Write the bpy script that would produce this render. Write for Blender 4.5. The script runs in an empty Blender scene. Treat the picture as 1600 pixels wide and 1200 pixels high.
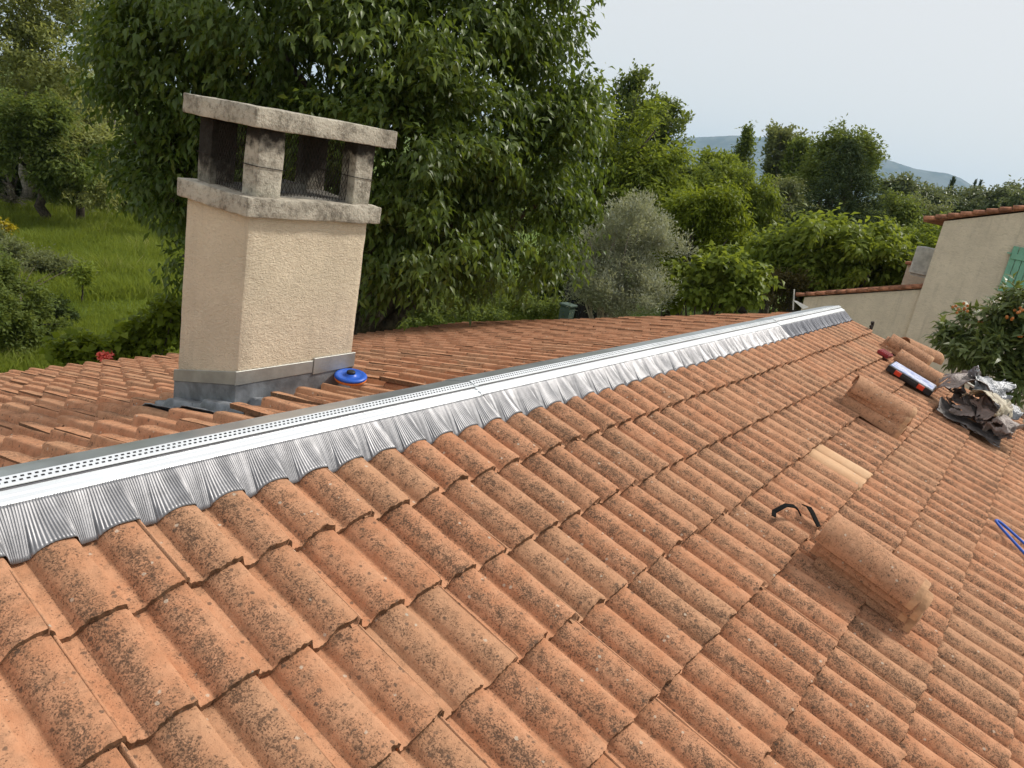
import bpy, math, random
import numpy as np
from mathutils import Matrix, Vector

random.seed(7)
scene = bpy.context.scene
COL = scene.collection

# ------------------------------------------------------------------ camera
CAM = Vector((-0.6946, -1.8944, 1.0899))
RW = np.array([[0.590142, -0.131994, 0.796436],
               [-0.788047, -0.308354, 0.532822],
               [0.175255, -0.942070, -0.285991]])     # columns: right, down, forward
FPX = 1202.0
cam = bpy.data.cameras.new('camera')
cam.sensor_width = 36.0
cam.lens = FPX / 1600 * 36
cam.clip_start = 0.05
cam.clip_end = 40000
cam_o = bpy.data.objects.new('camera', cam)
COL.objects.link(cam_o)
cam_o.matrix_world = Matrix((
    (RW[0, 0], -RW[0, 1], -RW[0, 2], CAM.x),
    (RW[1, 0], -RW[1, 1], -RW[1, 2], CAM.y),
    (RW[2, 0], -RW[2, 1], -RW[2, 2], CAM.z),
    (0, 0, 0, 1)))
scene.camera = cam_o

# ------------------------------------------------------------------ sky, sun, exposure
SUN_DIR = Vector((0.62, -0.32, 0.715)).normalized()      # towards the sun
SKY_GREY = (0.868, 0.873, 0.882, 1)
world = bpy.data.worlds.new('World')
scene.world = world
world.use_nodes = True
wn = world.node_tree.nodes
wl = world.node_tree.links
wn.clear()
w_out = wn.new('ShaderNodeOutputWorld')
sky = wn.new('ShaderNodeTexSky')
sky.sky_type = 'NISHITA'
sky.sun_disc = False
sky.sun_elevation = math.asin(SUN_DIR.z)
sky.sun_rotation = math.atan2(SUN_DIR.x, SUN_DIR.y)
sky.dust_density = 4.0
bg1 = wn.new('ShaderNodeBackground')
bg1.inputs['Strength'].default_value = 0.06
bg2 = wn.new('ShaderNodeBackground')
bg2.inputs['Color'].default_value = SKY_GREY
bg2.inputs['Strength'].default_value = 1.06
wmix = wn.new('ShaderNodeMixShader')
wmix.inputs['Fac'].default_value = 0.86
wl.new(sky.outputs['Color'], bg1.inputs['Color'])
wl.new(bg1.outputs[0], wmix.inputs[1])
wl.new(bg2.outputs[0], wmix.inputs[2])
wl.new(wmix.outputs[0], w_out.inputs['Surface'])

sun = bpy.data.lights.new('sun', 'SUN')
sun.energy = 3.8
sun.angle = math.radians(7)
sun.color = (1.0, 0.94, 0.85)
sun_o = bpy.data.objects.new('sun', sun)
COL.objects.link(sun_o)
sun_o.location = (0, 0, 30)
sun_o.rotation_euler = (-SUN_DIR).to_track_quat('-Z', 'Y').to_euler()

scene.view_settings.view_transform = 'Standard'
scene.view_settings.look = 'None'
scene.view_settings.exposure = 0.0
scene.view_settings.gamma = 1.0
scene.view_settings.use_curve_mapping = False
scene.cycles.max_bounces = 8
scene.cycles.volume_bounces = 1
scene.cycles.transparent_max_bounces = 8
scene.cycles.use_denoising = True

# ------------------------------------------------------------------ helpers
WORLD = {}


def tag(o, label=None, cat=None, group=None, kind=None):
    if label: o['label'] = label
    if cat: o['category'] = cat
    if group: o['group'] = group
    if kind: o['kind'] = kind
    return o


def place(o, parent=None, world=None):
    world = world or Matrix()
    COL.objects.link(o)
    WORLD[o.name] = world
    if parent is not None:
        o.parent = parent
        o.matrix_basis = WORLD[parent.name].inverted() @ world
    else:
        o.matrix_basis = world
    return o


def empty(name, loc, label=None, cat=None, group=None):
    o = bpy.data.objects.new(name, None)
    o.empty_display_size = 0.2
    place(o, None, Matrix.Translation(Vector(loc)))
    return tag(o, label, cat, group)


def mesh_np(name, V, F, mats=(), smooth=False, rnd=None, mat_idx=None, uv=None):
    V = np.asarray(V, dtype=np.float32).reshape(-1, 3)
    F = np.asarray(F, dtype=np.int32)
    k = F.shape[1]
    me = bpy.data.meshes.new(name)
    me.vertices.add(len(V))
    me.vertices.foreach_set('co', V.ravel())
    me.loops.add(F.size)
    me.loops.foreach_set('vertex_index', F.ravel())
    me.polygons.add(len(F))
    me.polygons.foreach_set('loop_start', np.arange(0, F.size, k, dtype=np.int32))
    me.polygons.foreach_set('loop_total', np.full(len(F), k, dtype=np.int32))
    if smooth:
        me.polygons.foreach_set('use_smooth', np.ones(len(F), dtype=bool))
    if mat_idx is not None:
        me.polygons.foreach_set('material_index', np.asarray(mat_idx, dtype=np.int32))
    for m in mats:
        me.materials.append(m)
    if rnd is not None:
        a = me.attributes.new('rnd', 'FLOAT', 'FACE')
        a.data.foreach_set('value', np.asarray(rnd, dtype=np.float32))
    if uv is not None:
        l = me.uv_layers.new(name='UVMap')
        l.data.foreach_set('uv', np.asarray(uv, dtype=np.float32)[F.ravel()].ravel())
    me.update(calc_edges=True)
    return me


class MB:
    """collects simple solids into one mesh"""
    def __init__(s):
        s.v = []; s.f = []

    def add(s, V, F):
        b = len(s.v)
        s.v += [tuple(p) for p in V]
        s.f += [tuple(i + b for i in f) for f in F]
        return s

    def box(s, a, b, rot=None, org=None):
        (x0, y0, z0), (x1, y1, z1) = a, b
        P = [Vector(p) for p in ((x0, y0, z0), (x1, y0, z0), (x1, y1, z0), (x0, y1, z0),
                                 (x0, y0, z1), (x1, y0, z1), (x1, y1, z1), (x0, y1, z1))]
        if rot is not None:
            org = Vector(org)
            P = [rot @ (p - org) + org for p in P]
        return s.add(P, [(0, 3, 2, 1), (4, 5, 6, 7), (0, 1, 5, 4), (1, 2, 6, 5), (2, 3, 7, 6), (3, 0, 4, 7)])

    def tube(s, pts, rad, n=8, cap=True):
        pts = [Vector(p) for p in pts]
        rads = rad if isinstance(rad, (list, tuple)) else [rad] * len(pts)
        V = []; F = []
        prev = None
        for i, p in enumerate(pts):
            d = (pts[min(i + 1, len(pts) - 1)] - pts[max(i - 1, 0)]).normalized()
            if prev is None:
                a = d.orthogonal().normalized()
            else:
                a = (prev - d * prev.dot(d))
                a = a.normalized() if a.length > 1e-6 else d.orthogonal().normalized()
            prev = a
            b = d.cross(a)
            for j in range(n):
                t = 2 * math.pi * j / n
                V.append(p + (a * math.cos(t) + b * math.sin(t)) * rads[i])
        for i in range(len(pts) - 1):
            for j in range(n):
                j2 = (j + 1) % n
                F.append((i * n + j, i * n + j2, (i + 1) * n + j2, (i + 1) * n + j))
        if cap:
            F.append(tuple(reversed(range(n))))
            F.append(tuple(range((len(pts) - 1) * n, len(pts) * n)))
        return s.add(V, F)

    def prism(s, poly, d):
        """polygon (list of 3d points) extruded along d"""
        n = len(poly)
        d = Vector(d)
        P = [Vector(p) for p in poly]
        V = P + [p + d for p in P]
        F = [tuple(reversed(range(n))), tuple(range(n, 2 * n))]
        for i in range(n):
            j = (i + 1) % n
            F.append((i, j, n + j, n + i))
        return s.add(V, F)

    def build(s, name, mat, parent=None, smooth=False, bevel=0.0, world=None, seg=2):
        me = bpy.data.meshes.new(name)
        me.from_pydata([tuple(p) for p in s.v], [], s.f)
        if mat: me.materials.append(mat)
        if smooth:
            me.polygons.foreach_set('use_smooth', [True] * len(me.polygons))
        me.update()
        import bmesh
        bm = bmesh.new(); bm.from_mesh(me)
        bmesh.ops.recalc_face_normals(bm, faces=bm.faces)
        if bevel > 0:
            ed = [e for e in bm.edges if len(e.link_faces) == 2 and e.calc_face_angle(0) > 0.5]
            bmesh.ops.bevel(bm, geom=ed, offset=bevel, segments=seg, affect='EDGES', profile=0.5)
        bm.to_mesh(me); bm.free()
        o = bpy.data.objects.new(name, me)
        place(o, parent, world)
        return o


def mesh_obj(name, me, parent=None, world=None):
    return place(bpy.data.objects.new(name, me), parent, world)


def ray(px, py):
    return Vector((RW @ np.array([(px - 800) / FPX, (py - 600) / FPX, 1.0])).tolist())


def at(px, py, D):
    """point in the direction of a photo pixel, at horizontal distance D from the viewpoint"""
    d = ray(px, py)
    return CAM + d * (D / math.hypot(d.x, d.y))


# ------------------------------------------------------------------ material helpers
class NT:
    def __init__(s, name):
        s.m = bpy.data.materials.new(name)
        s.m.use_nodes = True
        s.n = s.m.node_tree.nodes
        s.l = s.m.node_tree.links
        s.n.clear()
        s.out = s.n.new('ShaderNodeOutputMaterial')

    def node(s, t, **kw):
        n = s.n.new(t)
        for k, v in kw.items():
            if hasattr(n, k): setattr(n, k, v)
            else: s.set(n.inputs[k], v)
        return n

    def set(s, inp, v):
        if hasattr(v, 'is_output') or isinstance(v, bpy.types.NodeSocket):
            s.l.new(v, inp)
        else:
            inp.default_value = v

    def math(s, op, a, b=None, c=None, clamp=False):
        n = s.n.new('ShaderNodeMath'); n.operation = op; n.use_clamp = clamp
        s.set(n.inputs[0], a)
        if b is not None: s.set(n.inputs[1], b)
        if c is not None: s.set(n.inputs[2], c)
        return n.outputs[0]

    def noise(s, vec, scale, detail=3, rough=0.55, dist=0.0):
        n = s.n.new('ShaderNodeTexNoise')
        if vec is not None: s.l.new(vec, n.inputs['Vector'])
        n.inputs['Scale'].default_value = scale
        n.inputs['Detail'].default_value = detail
        n.inputs['Roughness'].default_value = rough
        n.inputs['Distortion'].default_value = dist
        return n.outputs['Fac']

    def step(s, x, lo, hi):
        n = s.n.new('ShaderNodeMapRange'); n.interpolation_type = 'SMOOTHSTEP'
        s.set(n.inputs['Value'], x)
        s.set(n.inputs['From Min'], lo); s.set(n.inputs['From Max'], hi)
        return n.outputs['Result']

    def mix(s, f, a, b, mode='MIX'):
        n = s.n.new('ShaderNodeMix'); n.data_type = 'RGBA'; n.blend_type = mode
        s.set(n.inputs[0], f)
        s.set(n.inputs[6], a if not isinstance(a, tuple) or len(a) == 4 else a + (1,))
        s.set(n.inputs[7], b if not isinstance(b, tuple) or len(b) == 4 else b + (1,))
        return n.outputs[2]

    def bump(s, h, strength, dist):
        n = s.n.new('ShaderNodeBump')
        n.inputs['Strength'].default_value = strength
        n.inputs['Distance'].default_value = dist
        s.l.new(h, n.inputs['Height'])
        return n.outputs[0]

    def princ(s, col, rough=0.8, metal=0.0, normal=None, spec=0.3):
        p = s.n.new('ShaderNodeBsdfPrincipled')
        s.set(p.inputs['Base Color'], col if not isinstance(col, tuple) or len(col) == 4 else col + (1,))
        s.set(p.inputs['Roughness'], rough)
        s.set(p.inputs['Metallic'], metal)
        p.inputs['Specular IOR Level'].default_value = spec
        if normal is not None: s.l.new(normal, p.inputs['Normal'])
        s.l.new(p.outputs[0], s.out.inputs['Surface'])
        return p

    def coord(s, kind='Object'):
        return s.n.new('ShaderNodeTexCoord').outputs[kind]


def plain(name, col, rough=0.7, metal=0.0, var=0.12, scale=12, bump=0.0, bscale=80, spec=0.3):
    t = NT(name)
    c = t.coord('Object')
    n = t.noise(c, scale, 4)
    dark = tuple(x * (1 - var * 2) for x in col)
    lite = tuple(min(1, x * (1 + var)) for x in col)
    colr = t.mix(t.step(n, 0.3, 0.7), dark, lite)
    nor = t.bump(t.noise(c, bscale, 4), bump, 0.01) if bump else None
    t.princ(colr, rough, metal, nor, spec)
    return t.m


def mat_tile(name, edge=False, pale=False, ridge=False):
    t = NT(name)
    oi = t.n.new('ShaderNodeObjectInfo')
    rnd = oi.outputs['Random']
    c0 = t.coord('Object')
    off = t.n.new('ShaderNodeVectorMath'); off.operation = 'ADD'
    comb = t.n.new('ShaderNodeCombineXYZ')
    t.set(comb.inputs[0], t.math('MULTIPLY', rnd, 37.0))
    t.set(comb.inputs[1], t.math('MULTIPLY', rnd, 91.0))
    t.set(comb.inputs[2], t.math('MULTIPLY', rnd, 13.0))
    t.l.new(c0, off.inputs[0]); t.l.new(comb.outputs[0], off.inputs[1])
    c = off.outputs[0]
    geo = t.n.new('ShaderNodeNewGeometry').outputs['Position']
    if pale:
        base = t.mix(t.step(t.noise(c, 7, 3), .3, .7), (0.60, 0.37, 0.215), (0.66, 0.44, 0.27))
    else:
        base = t.mix(t.step(t.noise(c, 11, 4), .3, .7), (0.462, 0.212, 0.112), (0.545, 0.282, 0.162))
        hue = t.noise(geo, 2.6, 2)
        tan = t.math('ADD', t.math('MULTIPLY', rnd, .7), t.math('MULTIPLY', hue, .7))
        base = t.mix(t.math('MULTIPLY', t.step(tan, .55, 1.2), .7), base, (0.465, 0.272, 0.160))
        if ridge: base = t.mix(.6, base, (0.46, 0.262, 0.155))
    # soft grey-brown film
    film = t.step(t.noise(c, 17, 5, .65), .45, .75)
    base = t.mix(t.math('MULTIPLY', film, .10 if pale else .42), base, (0.27, 0.16, 0.095))
    # flank weighting from the UV (roll phase)
    uv = t.n.new('ShaderNodeSeparateXYZ'); t.l.new(t.coord('UV'), uv.inputs[0])
    ph = t.math('FRACT', uv.outputs[0])
    flank = t.math('SUBTRACT', 1.0, t.math('MULTIPLY', t.math('ABSOLUTE', t.math('SUBTRACT', ph, .60)), 2.9), clamp=True)
    if ridge:
        flank = t.math('MULTIPLY', flank, 0.0)
    patch = t.noise(c, 6, 3, .6)
    patch2 = t.noise(c, 24, 3, .6)
    sp1 = t.noise(c, 195, 3, .66)
    sp2 = t.noise(c, 58, 4, .7)
    dens = t.math('ADD', t.math('MULTIPLY', patch, .10), t.math('MULTIPLY', patch2, .10))
    dens = t.math('ADD', dens, t.math('MULTIPLY', flank, .070))
    dens = t.math('ADD', dens, t.math('MULTIPLY', t.math('SUBTRACT', t.math('FRACT', t.math('MULTIPLY', rnd, 7.3)), .5), .028))
    if pale: dens = t.math('SUBTRACT', dens, .3)
    if ridge: dens = t.math('ADD', dens, .035)
    m1 = t.step(t.math('ADD', t.math('MULTIPLY', sp1, .6), dens), .466, .521)
    m2 = t.step(t.math('ADD', t.math('MULTIPLY', sp2, .6), dens), .388, .53)
    base = t.mix(t.math('MULTIPLY', m2, .48), base, (0.185, 0.108, 0.064))
    base = t.mix(t.math('MULTIPLY', m1, .80), base, (0.072, 0.047, 0.032))
    m3 = t.step(t.math('ADD', t.math('MULTIPLY', t.noise(c, 88, 3, .6), .6), dens), .490, .535)
    base = t.mix(t.math('MULTIPLY', m3, .62), base, (0.062, 0.041, 0.029))
    # round lichen crusts, dark and pale
    vo = t.n.new('ShaderNodeTexVoronoi'); vo.inputs['Scale'].default_value = 46
    t.l.new(c, vo.inputs['Vector'])
    cs_ = t.n.new('ShaderNodeSeparateColor'); t.l.new(vo.outputs['Color'], cs_.inputs[0])
    dist_ = t.math('ADD', vo.outputs['Distance'], t.math('MULTIPLY', t.math('SUBTRACT', t.noise(c, 190, 2), .5), .35))
    spot = t.math('MULTIPLY', t.step(dist_, .34, .22), t.step(cs_.outputs[0], .86, .88))
    base = t.mix(t.math('MULTIPLY', spot, .1 if pale else .72), base, (0.085, 0.064, 0.048))
    spot2 = t.math('MULTIPLY', t.step(dist_, .30, .20), t.step(cs_.outputs[1], .955, .96))
    base = t.mix(t.math('MULTIPLY', spot2, .75), base, (0.55, 0.46, 0.36))
    fine = t.noise(c, 420, 2, .6)
    base = t.mix(t.math('MULTIPLY', t.step(fine, .42, .75), .22), base, (0.33, 0.145, 0.078))
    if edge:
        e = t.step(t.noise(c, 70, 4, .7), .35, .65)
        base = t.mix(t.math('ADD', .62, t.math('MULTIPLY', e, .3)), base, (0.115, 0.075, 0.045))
    h = t.math('ADD', t.math('MULTIPLY', fine, .45), t.math('MULTIPLY', t.noise(c, 110, 4, .7), 1.0))
    h = t.math('ADD', h, t.math('MULTIPLY', m1, .3))
    nor = t.bump(h, .55, .0045 if not edge else .009)
    t.princ(base, .92, 0, nor, .15)
    return t.m


def mat_metal(name, col, rough, var=.06, scale=8, metal=0.85, bump=0.0):
    t = NT(name)
    c = t.coord('Object')
    n = t.noise(c, scale, 4)
    colr = t.mix(t.step(n, .3, .7), tuple(x * (1 - var * 2) for x in col), col)
    r = t.math('ADD', rough - .06, t.math('MULTIPLY', n, .14))
    nor = t.bump(t.noise(c, 40, 3), bump, .004) if bump else None
    t.princ(colr, r, metal, nor, .5)
    return t.m


def mat_stucco(name, col, scale=90, streak=True, strength=.9):
    t = NT(name)
    c = t.coord('Object')
    mp = t.n.new('ShaderNodeMapping'); mp.inputs['Scale'].default_value = (1, 1, 1.7)
    t.l.new(c, mp.inputs[0])
    n1 = t.noise(mp.outputs[0], scale, 4, .6, 1.2)
    n2 = t.noise(c, scale * .35, 4, .6)
    big = t.noise(c, 3.0, 4, .6)
    colr = t.mix(t.step(big, .3, .72), tuple(x * .86 for x in col), col)
    colr = t.mix(t.math('MULTIPLY', t.step(n1, .55, .30), .35), colr, tuple(x * .62 for x in col))
    if streak:
        mp2 = t.n.new('ShaderNodeMapping'); mp2.inputs['Scale'].default_value = (9, 9, .9)
        t.l.new(c, mp2.inputs[0])
        st = t.step(t.noise(mp2.outputs[0], 1.6, 4, .6), .50, .76)
        colr = t.mix(t.math('MULTIPLY', st, .38), colr, tuple(x * .55 for x in col))
    h = t.math('ADD', n1, t.math('MULTIPLY', n2, .7))
    t.princ(colr, .93, 0, t.bump(h, strength, .012), .15)
    return t.m


def mat_concrete(name, soot=None):
    t = NT(name)
    c = t.coord('Object')
    big = t.noise(c, 7, 5, .65)
    spk = t.noise(c, 95, 3, .6)
    pit = t.noise(c, 38, 4, .7)
    colr = t.mix(t.step(big, .3, .7), (0.33, 0.295, 0.24), (0.53, 0.485, 0.40))
    colr = t.mix(t.math('MULTIPLY', t.step(t.math('ADD', pit, t.math('MULTIPLY', big, -.5)), .20, .45), .7), colr, (0.13, 0.115, 0.092))
    colr = t.mix(t.math('MULTIPLY', t.step(spk, .62, .72), .6), colr, (0.62, 0.57, 0.45))
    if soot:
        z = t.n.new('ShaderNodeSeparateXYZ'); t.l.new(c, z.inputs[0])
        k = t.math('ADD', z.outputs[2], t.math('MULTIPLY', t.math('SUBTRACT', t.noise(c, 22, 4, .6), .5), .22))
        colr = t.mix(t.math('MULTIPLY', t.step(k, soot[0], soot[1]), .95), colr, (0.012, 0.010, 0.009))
    t.princ(colr, .95, 0, t.bump(t.math('ADD', t.math('MULTIPLY', spk, .6), pit), .9, .008), .12)
    return t.m


def mat_leaf(name, dark, light, trans=0.4, gloss=.35, bright=None, rough=.42):
    t = NT(name)
    a = t.n.new('ShaderNodeAttribute'); a.attribute_name = 'rnd'
    r = a.outputs['Fac']
    col = t.mix(r, dark, light)
    if bright:
        col = t.mix(t.step(r, .86, 1.0), col, bright)
    p = t.n.new('ShaderNodeBsdfPrincipled')
    t.l.new(col, p.inputs['Base Color'])
    p.inputs['Roughness'].default_value = rough
    p.inputs['Specular IOR Level'].default_value = gloss
    tr = t.n.new('ShaderNodeBsdfTranslucent')
    tc = t.mix(.5, col, (light[0] * 1.5, light[1] * 1.4, light[2] * .5))
    t.l.new(tc, tr.inputs['Color'])
    mx = t.n.new('ShaderNodeMixShader'); mx.inputs[0].default_value = trans
    t.l.new(p.outputs[0], mx.inputs[1]); t.l.new(tr.outputs[0], mx.inputs[2])
    t.l.new(mx.outputs[0], t.out.inputs['Surface'])
    return t.m


M = {}
M['tile'] = mat_tile('tile_clay')
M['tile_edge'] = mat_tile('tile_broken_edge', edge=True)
M['tile_pale'] = mat_tile('tile_pale', pale=True)
M['ridge_tile'] = mat_tile('ridge_tile_clay', ridge=True)
M['ridge_band'] = plain('ridge_tile_band', (0.48, 0.275, 0.15), .9, 0, .15, 20, .4, 120)
M['verge_tile'] = plain('verge_tile_clay', (0.36, 0.155, 0.085), .9, 0, .25, 9, .4, 60)
M['zinc'] = mat_metal('zinc_band', (0.42, 0.42, 0.39), .5, .12, 9, .55, .25)
M['lead'] = mat_metal('lead_sheet', (0.27, 0.285, 0.305), .6, .25, 10, .45, .5)
M['rail'] = mat_metal('rail_galvanised', (0.84, 0.87, 0.89), .34, .03, 5, .62)
M['rail_back'] = mat_metal('rail_shaded_side', (0.60, 0.63, 0.66), .32, .06, 6, .8)  # shade of the side facing away is put into this greyer colour
M['groove_shade'] = plain('rail_groove_shade', (0.12, 0.12, 0.13), .6)  # shadow of the rail gap painted as a dark colour
M['slot'] = plain('slot_dark', (0.012, 0.012, 0.014), .8)
M['skirt'] = mat_metal('pleated_aluminium', (0.27, 0.27, 0.282), .47, .12, 22, .75, .2)
M['skirt_dark'] = mat_metal('pleated_aluminium_dull', (0.075, 0.08, 0.095), .5, .10, 14, .85)
M['stucco'] = mat_stucco('chimney_render', (0.78, 0.655, 0.485), 62)
M['stucco_house'] = mat_stucco('house_render', (0.70, 0.60, 0.465), 16, True, .7)
M['concrete'] = mat_concrete('weathered_concrete')
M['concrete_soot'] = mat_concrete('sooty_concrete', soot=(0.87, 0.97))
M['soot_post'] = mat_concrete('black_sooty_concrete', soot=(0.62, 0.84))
M['wire'] = plain('rusty_wire', (0.030, 0.024, 0.02), .9, 0)
M['flue'] = plain('flue_dark', (0.03, 0.028, 0.026), .9)
M['deck'] = plain('roof_underlay', (0.05, 0.042, 0.036), .95)
M['white_mortar'] = plain('white_mortar', (0.17, 0.16, 0.14), .9, 0, .15, 20, .4)
M['bark'] = plain('bark', (0.085, 0.068, 0.05), .95, 0, .3, 14, .6, 30)
M['bark_pale'] = plain('bark_pale', (0.30, 0.27, 0.22), .95, 0, .25, 14, .5, 30)
M['blue'] = plain('blue_plastic', (0.012, 0.095, 0.50), .4, 0, .06, 9, 0, 50, .5)
M['black'] = plain('black_plastic', (0.018, 0.018, 0.02), .5, 0, .1, 9)
M['strap'] = plain('black_strap', (0.012, 0.012, 0.012), .95, 0, .1, 9, 0, 50, .05)
M['orange'] = plain('orange_plastic', (0.72, 0.19, 0.035), .45, 0, .06)
M['red'] = plain('red_plastic', (0.62, 0.055, 0.02), .4, 0, .06)
M['crimson'] = plain('crimson_plastic', (0.27, 0.025, 0.03), .45, 0, .1)
M['white_paint'] = plain('white_paint', (0.78, 0.78, 0.76), .6, 0, .04)
M['mint'] = plain('mint_paint', (0.20, 0.42, 0.30), .6, 0, .06, 6)
M['bin'] = plain('bin_green', (0.07, 0.105, 0.085), .7)
M['net'] = plain('black_net', (0.02, 0.021, 0.024), .9)
M['coral'] = plain('coral_petals', (0.80, 0.13, 0.09), .6)
M['fruit'] = plain('loquat_fruit', (0.46, 0.17, 0.045), .6)
M['terrace'] = plain('terrace_stone', (0.20, 0.195, 0.185), .9, 0, .2, 4, .3)
M['ac'] = plain('ac_casing', (0.52, 0.51, 0.48), .6)

# ------------------------------------------------------------------ roof frame
E = 0.33664          # row gauge
W = 0.165            # roll spacing
TW = 2 * W           # tile cover width
VD = Vector((0, -0.95782, -0.28737))     # down the near slope
ND = Vector((0, -0.28737, 0.95782))
YR, ZR = 0.115, 0.0345                   # the two planes of tile tops meet here
VF = Vector((0, 0.95782, -0.28737))
NF = Vector((0, 0.28737, 0.95782))
X_END = 8.66
H = 0.044
TH = 0.022
TILT = 0.027 / E


def near_pt(u, v, n=0.0):
    return Vector((u, 0, 0)) + VD * v + ND * n


V0F = (Vector((0, YR, ZR)) - Vector((0, 0, 0)))


def far_pt(u, v, n=0.0):
    return Vector((u, YR, ZR)) + VF * v + NF * n


def prof(t):
    """roll profile, t = phase in one roll, 0 = roll apex, falling edge right after it"""
    t = np.mod(t, 1.0)
    drop = 0.5 + 0.5 * np.cos(np.pi * np.clip((t - .02) / .115, 0, 1))
    x = np.clip((t - .395) / .49, 0, 1)
    rise = np.sqrt(np.clip(1 - (1 - x) ** 2, 0, 1)) * .9 + .1 * x
    return H * np.where(t < .30, drop, rise)


def smooth_noise(rng, n, k):
    x = rng.normal(0, 1, n + 2 * k)
    ker = np.hanning(2 * k + 1); ker /= ker.sum()
    y = np.convolve(x, ker, 'same')[k:k + n]
    return y / (y.std() + 1e-9)


def tile_arrays(ns, ny, seed, amp=1.0, length=0.42):
    rng = np.random.default_rng(seed)
    base = [-.026, -.010, -.0014, -.0012, .004]
    s = np.unique(np.concatenate([np.array(base), np.linspace(.010, TW - .0028, ns)]))
    ph = s / W
    z = prof(ph) - H
    z = np.where(s < -.0013, -.021, z - .0022 * (s < .008))               # under-lap lip, just below its neighbour
    y = np.concatenate([[0, .006], np.linspace(.02, length, ny - 2)]) if ny > 4 else np.linspace(0, length, ny)
    S, Y = np.meshgrid(s, y)
    Z = z[None, :] - TILT * Y
    wob = amp * 0.0012
    Z = Z + wob * smooth_noise(rng, len(s), 3)[None, :] * np.linspace(1, .3, ny)[:, None] * .6
    for k in range(4):
        kx, ky = rng.uniform(10, 40, 2)
        Z = Z + amp * .0005 * np.sin(kx * S + ky * Y + rng.uniform(0, 6))
    nose = amp * .0016 * smooth_noise(rng, len(s), 1) + amp * .0018 * smooth_noise(rng, len(s), 5)
    Y = Y + nose[None, :] * (np.arange(ny) == 0)[:, None]
    for _ in range(int(rng.integers(1, 4)) if amp > .5 else 0):        # chipped lip
        x0 = rng.uniform(0, TW); wd = rng.uniform(.008, .026); dp = rng.uniform(.003, .009)
        nz = dp * np.clip(1 - np.abs(s - x0) / wd, 0, 1) ** .7
        Y = Y + nz[None, :] * (np.arange(ny) == 0)[:, None]
    X = S
    n = len(s)
    top = np.stack([X, Y, Z], -1).reshape(-1, 3)
    # round the top edge of the nose a little
    bot = top.copy(); bot[:, 2] -= TH
    top[:n, 2] -= .0035
    bot[:n, 2] -= amp * .0008 * smooth_noise(rng, n, 2)
    V = []; F = []; MI = []; U = []

    def grid(P, a, b, mi, uvp, flip=False):
        o = sum(len(q) for q in V)
        V.append(P.reshape(-1, 3)); U.append(uvp.reshape(-1, 2))
        i = np.arange((a - 1) * b).reshape(a - 1, b)[:, :-1].ravel()
        f = np.stack([i, i + 1, i + b + 1, i + b], -1)
        if flip: f = f[:, ::-1]
        F.append(f + o); MI.append(np.full(len(f), mi))
    uvt = np.stack([S / W, Y], -1).reshape(-1, 2)
    grid(top, ny, n, 0, uvt)
    grid(bot, ny, n, 0, uvt, True)
    T = top.reshape(ny, n, 3); B = bot.reshape(ny, n, 3); UU = uvt.reshape(ny, n, 2)
    grid(np.stack([B[0], T[0]]), 2, n, 1, np.stack([UU[0], UU[0]]))
    grid(np.stack([T[-1], B[-1]]), 2, n, 1, np.stack([UU[-1], UU[-1]]))
    grid(np.stack([T[:, 0], B[:, 0]], 1), ny, 2, 1, np.stack([UU[:, 0], UU[:, 0]], 1))
    grid(np.stack([B[:, -1], T[:, -1]], 1), ny, 2, 1, np.stack([UU[:, -1], UU[:, -1]], 1), False)
    return np.concatenate(V), np.concatenate(F), np.concatenate(MI), np.concatenate(U)


def near_matrix(u, v, jit=None):
    """tile with nose at (u, v) on the near slope"""
    X = Vector((1, 0, 0)); Y = -VD; Z = ND
    m = Matrix((X, Y, Z)).transposed().to_4x4()
    m.translation = near_pt(u, v)
    return m @ jit if jit else m


def far_matrix(u, v, jit=None):
    X = Vector((-1, 0, 0)); Y = -VF; Z = NF
    m = Matrix((X, Y, Z)).transposed().to_4x4()
    m.translation = far_pt(u, v)
    return m @ jit if jit else m


roof = empty('tiled_roof', (3, 0.1, -1.6), 'gabled roof of weathered terracotta double-roll tiles below the chimney', 'roof')
# dark underlay below the tiles
dk = MB()
XL = -4.2
EAVE_V_FAR = 5.50
EAVE_V_NEAR = 5.8
for fn, ev in ((near_pt, EAVE_V_NEAR), (far_pt, EAVE_V_FAR)):
    poly = [fn(XL, -.02, -.085), fn(X_END - .05, -.02, -.085), fn(X_END - .05, ev - .1, -.085), fn(XL, ev - .1, -.085)]
    dk.prism(poly, (0, 0, -.03))
dk.build('roof_underlay', M['deck'], roof)

variants = []
for i in range(12):
    V, F, MI, U = tile_arrays(44, 10, 100 + i)
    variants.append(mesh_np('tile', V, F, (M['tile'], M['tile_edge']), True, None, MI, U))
V, F, MI, U = tile_arrays(38, 9, 300)
pale_me = mesh_np('tile', V, F, (M['tile_pale'], M['tile_pale']), True, None, MI, U)


def in_view(p, margin=60):
    c = RW.T @ np.array(p - CAM)
    if c[2] < .1: return None
    x, y = 800 + FPX * c[0] / c[2], 600 + FPX * c[1] / c[2]
    if -margin < x < 1600 + margin and -margin < y < 1200 + margin:
        return c[2]
    return None


def jitter(a=1.0):
    return (Matrix.Translation((random.gauss(0, .0020) * a, random.gauss(0, .0042) * a, random.gauss(0, .0013) * a)) @
            Matrix.Rotation(random.gauss(0, .006) * a, 4, 'Z') @ Matrix.Rotation(random.gauss(0, .003) * a, 4, 'X')
            @ Matrix.Rotation(random.gauss(0, .004) * a, 4, 'Y'))


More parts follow.
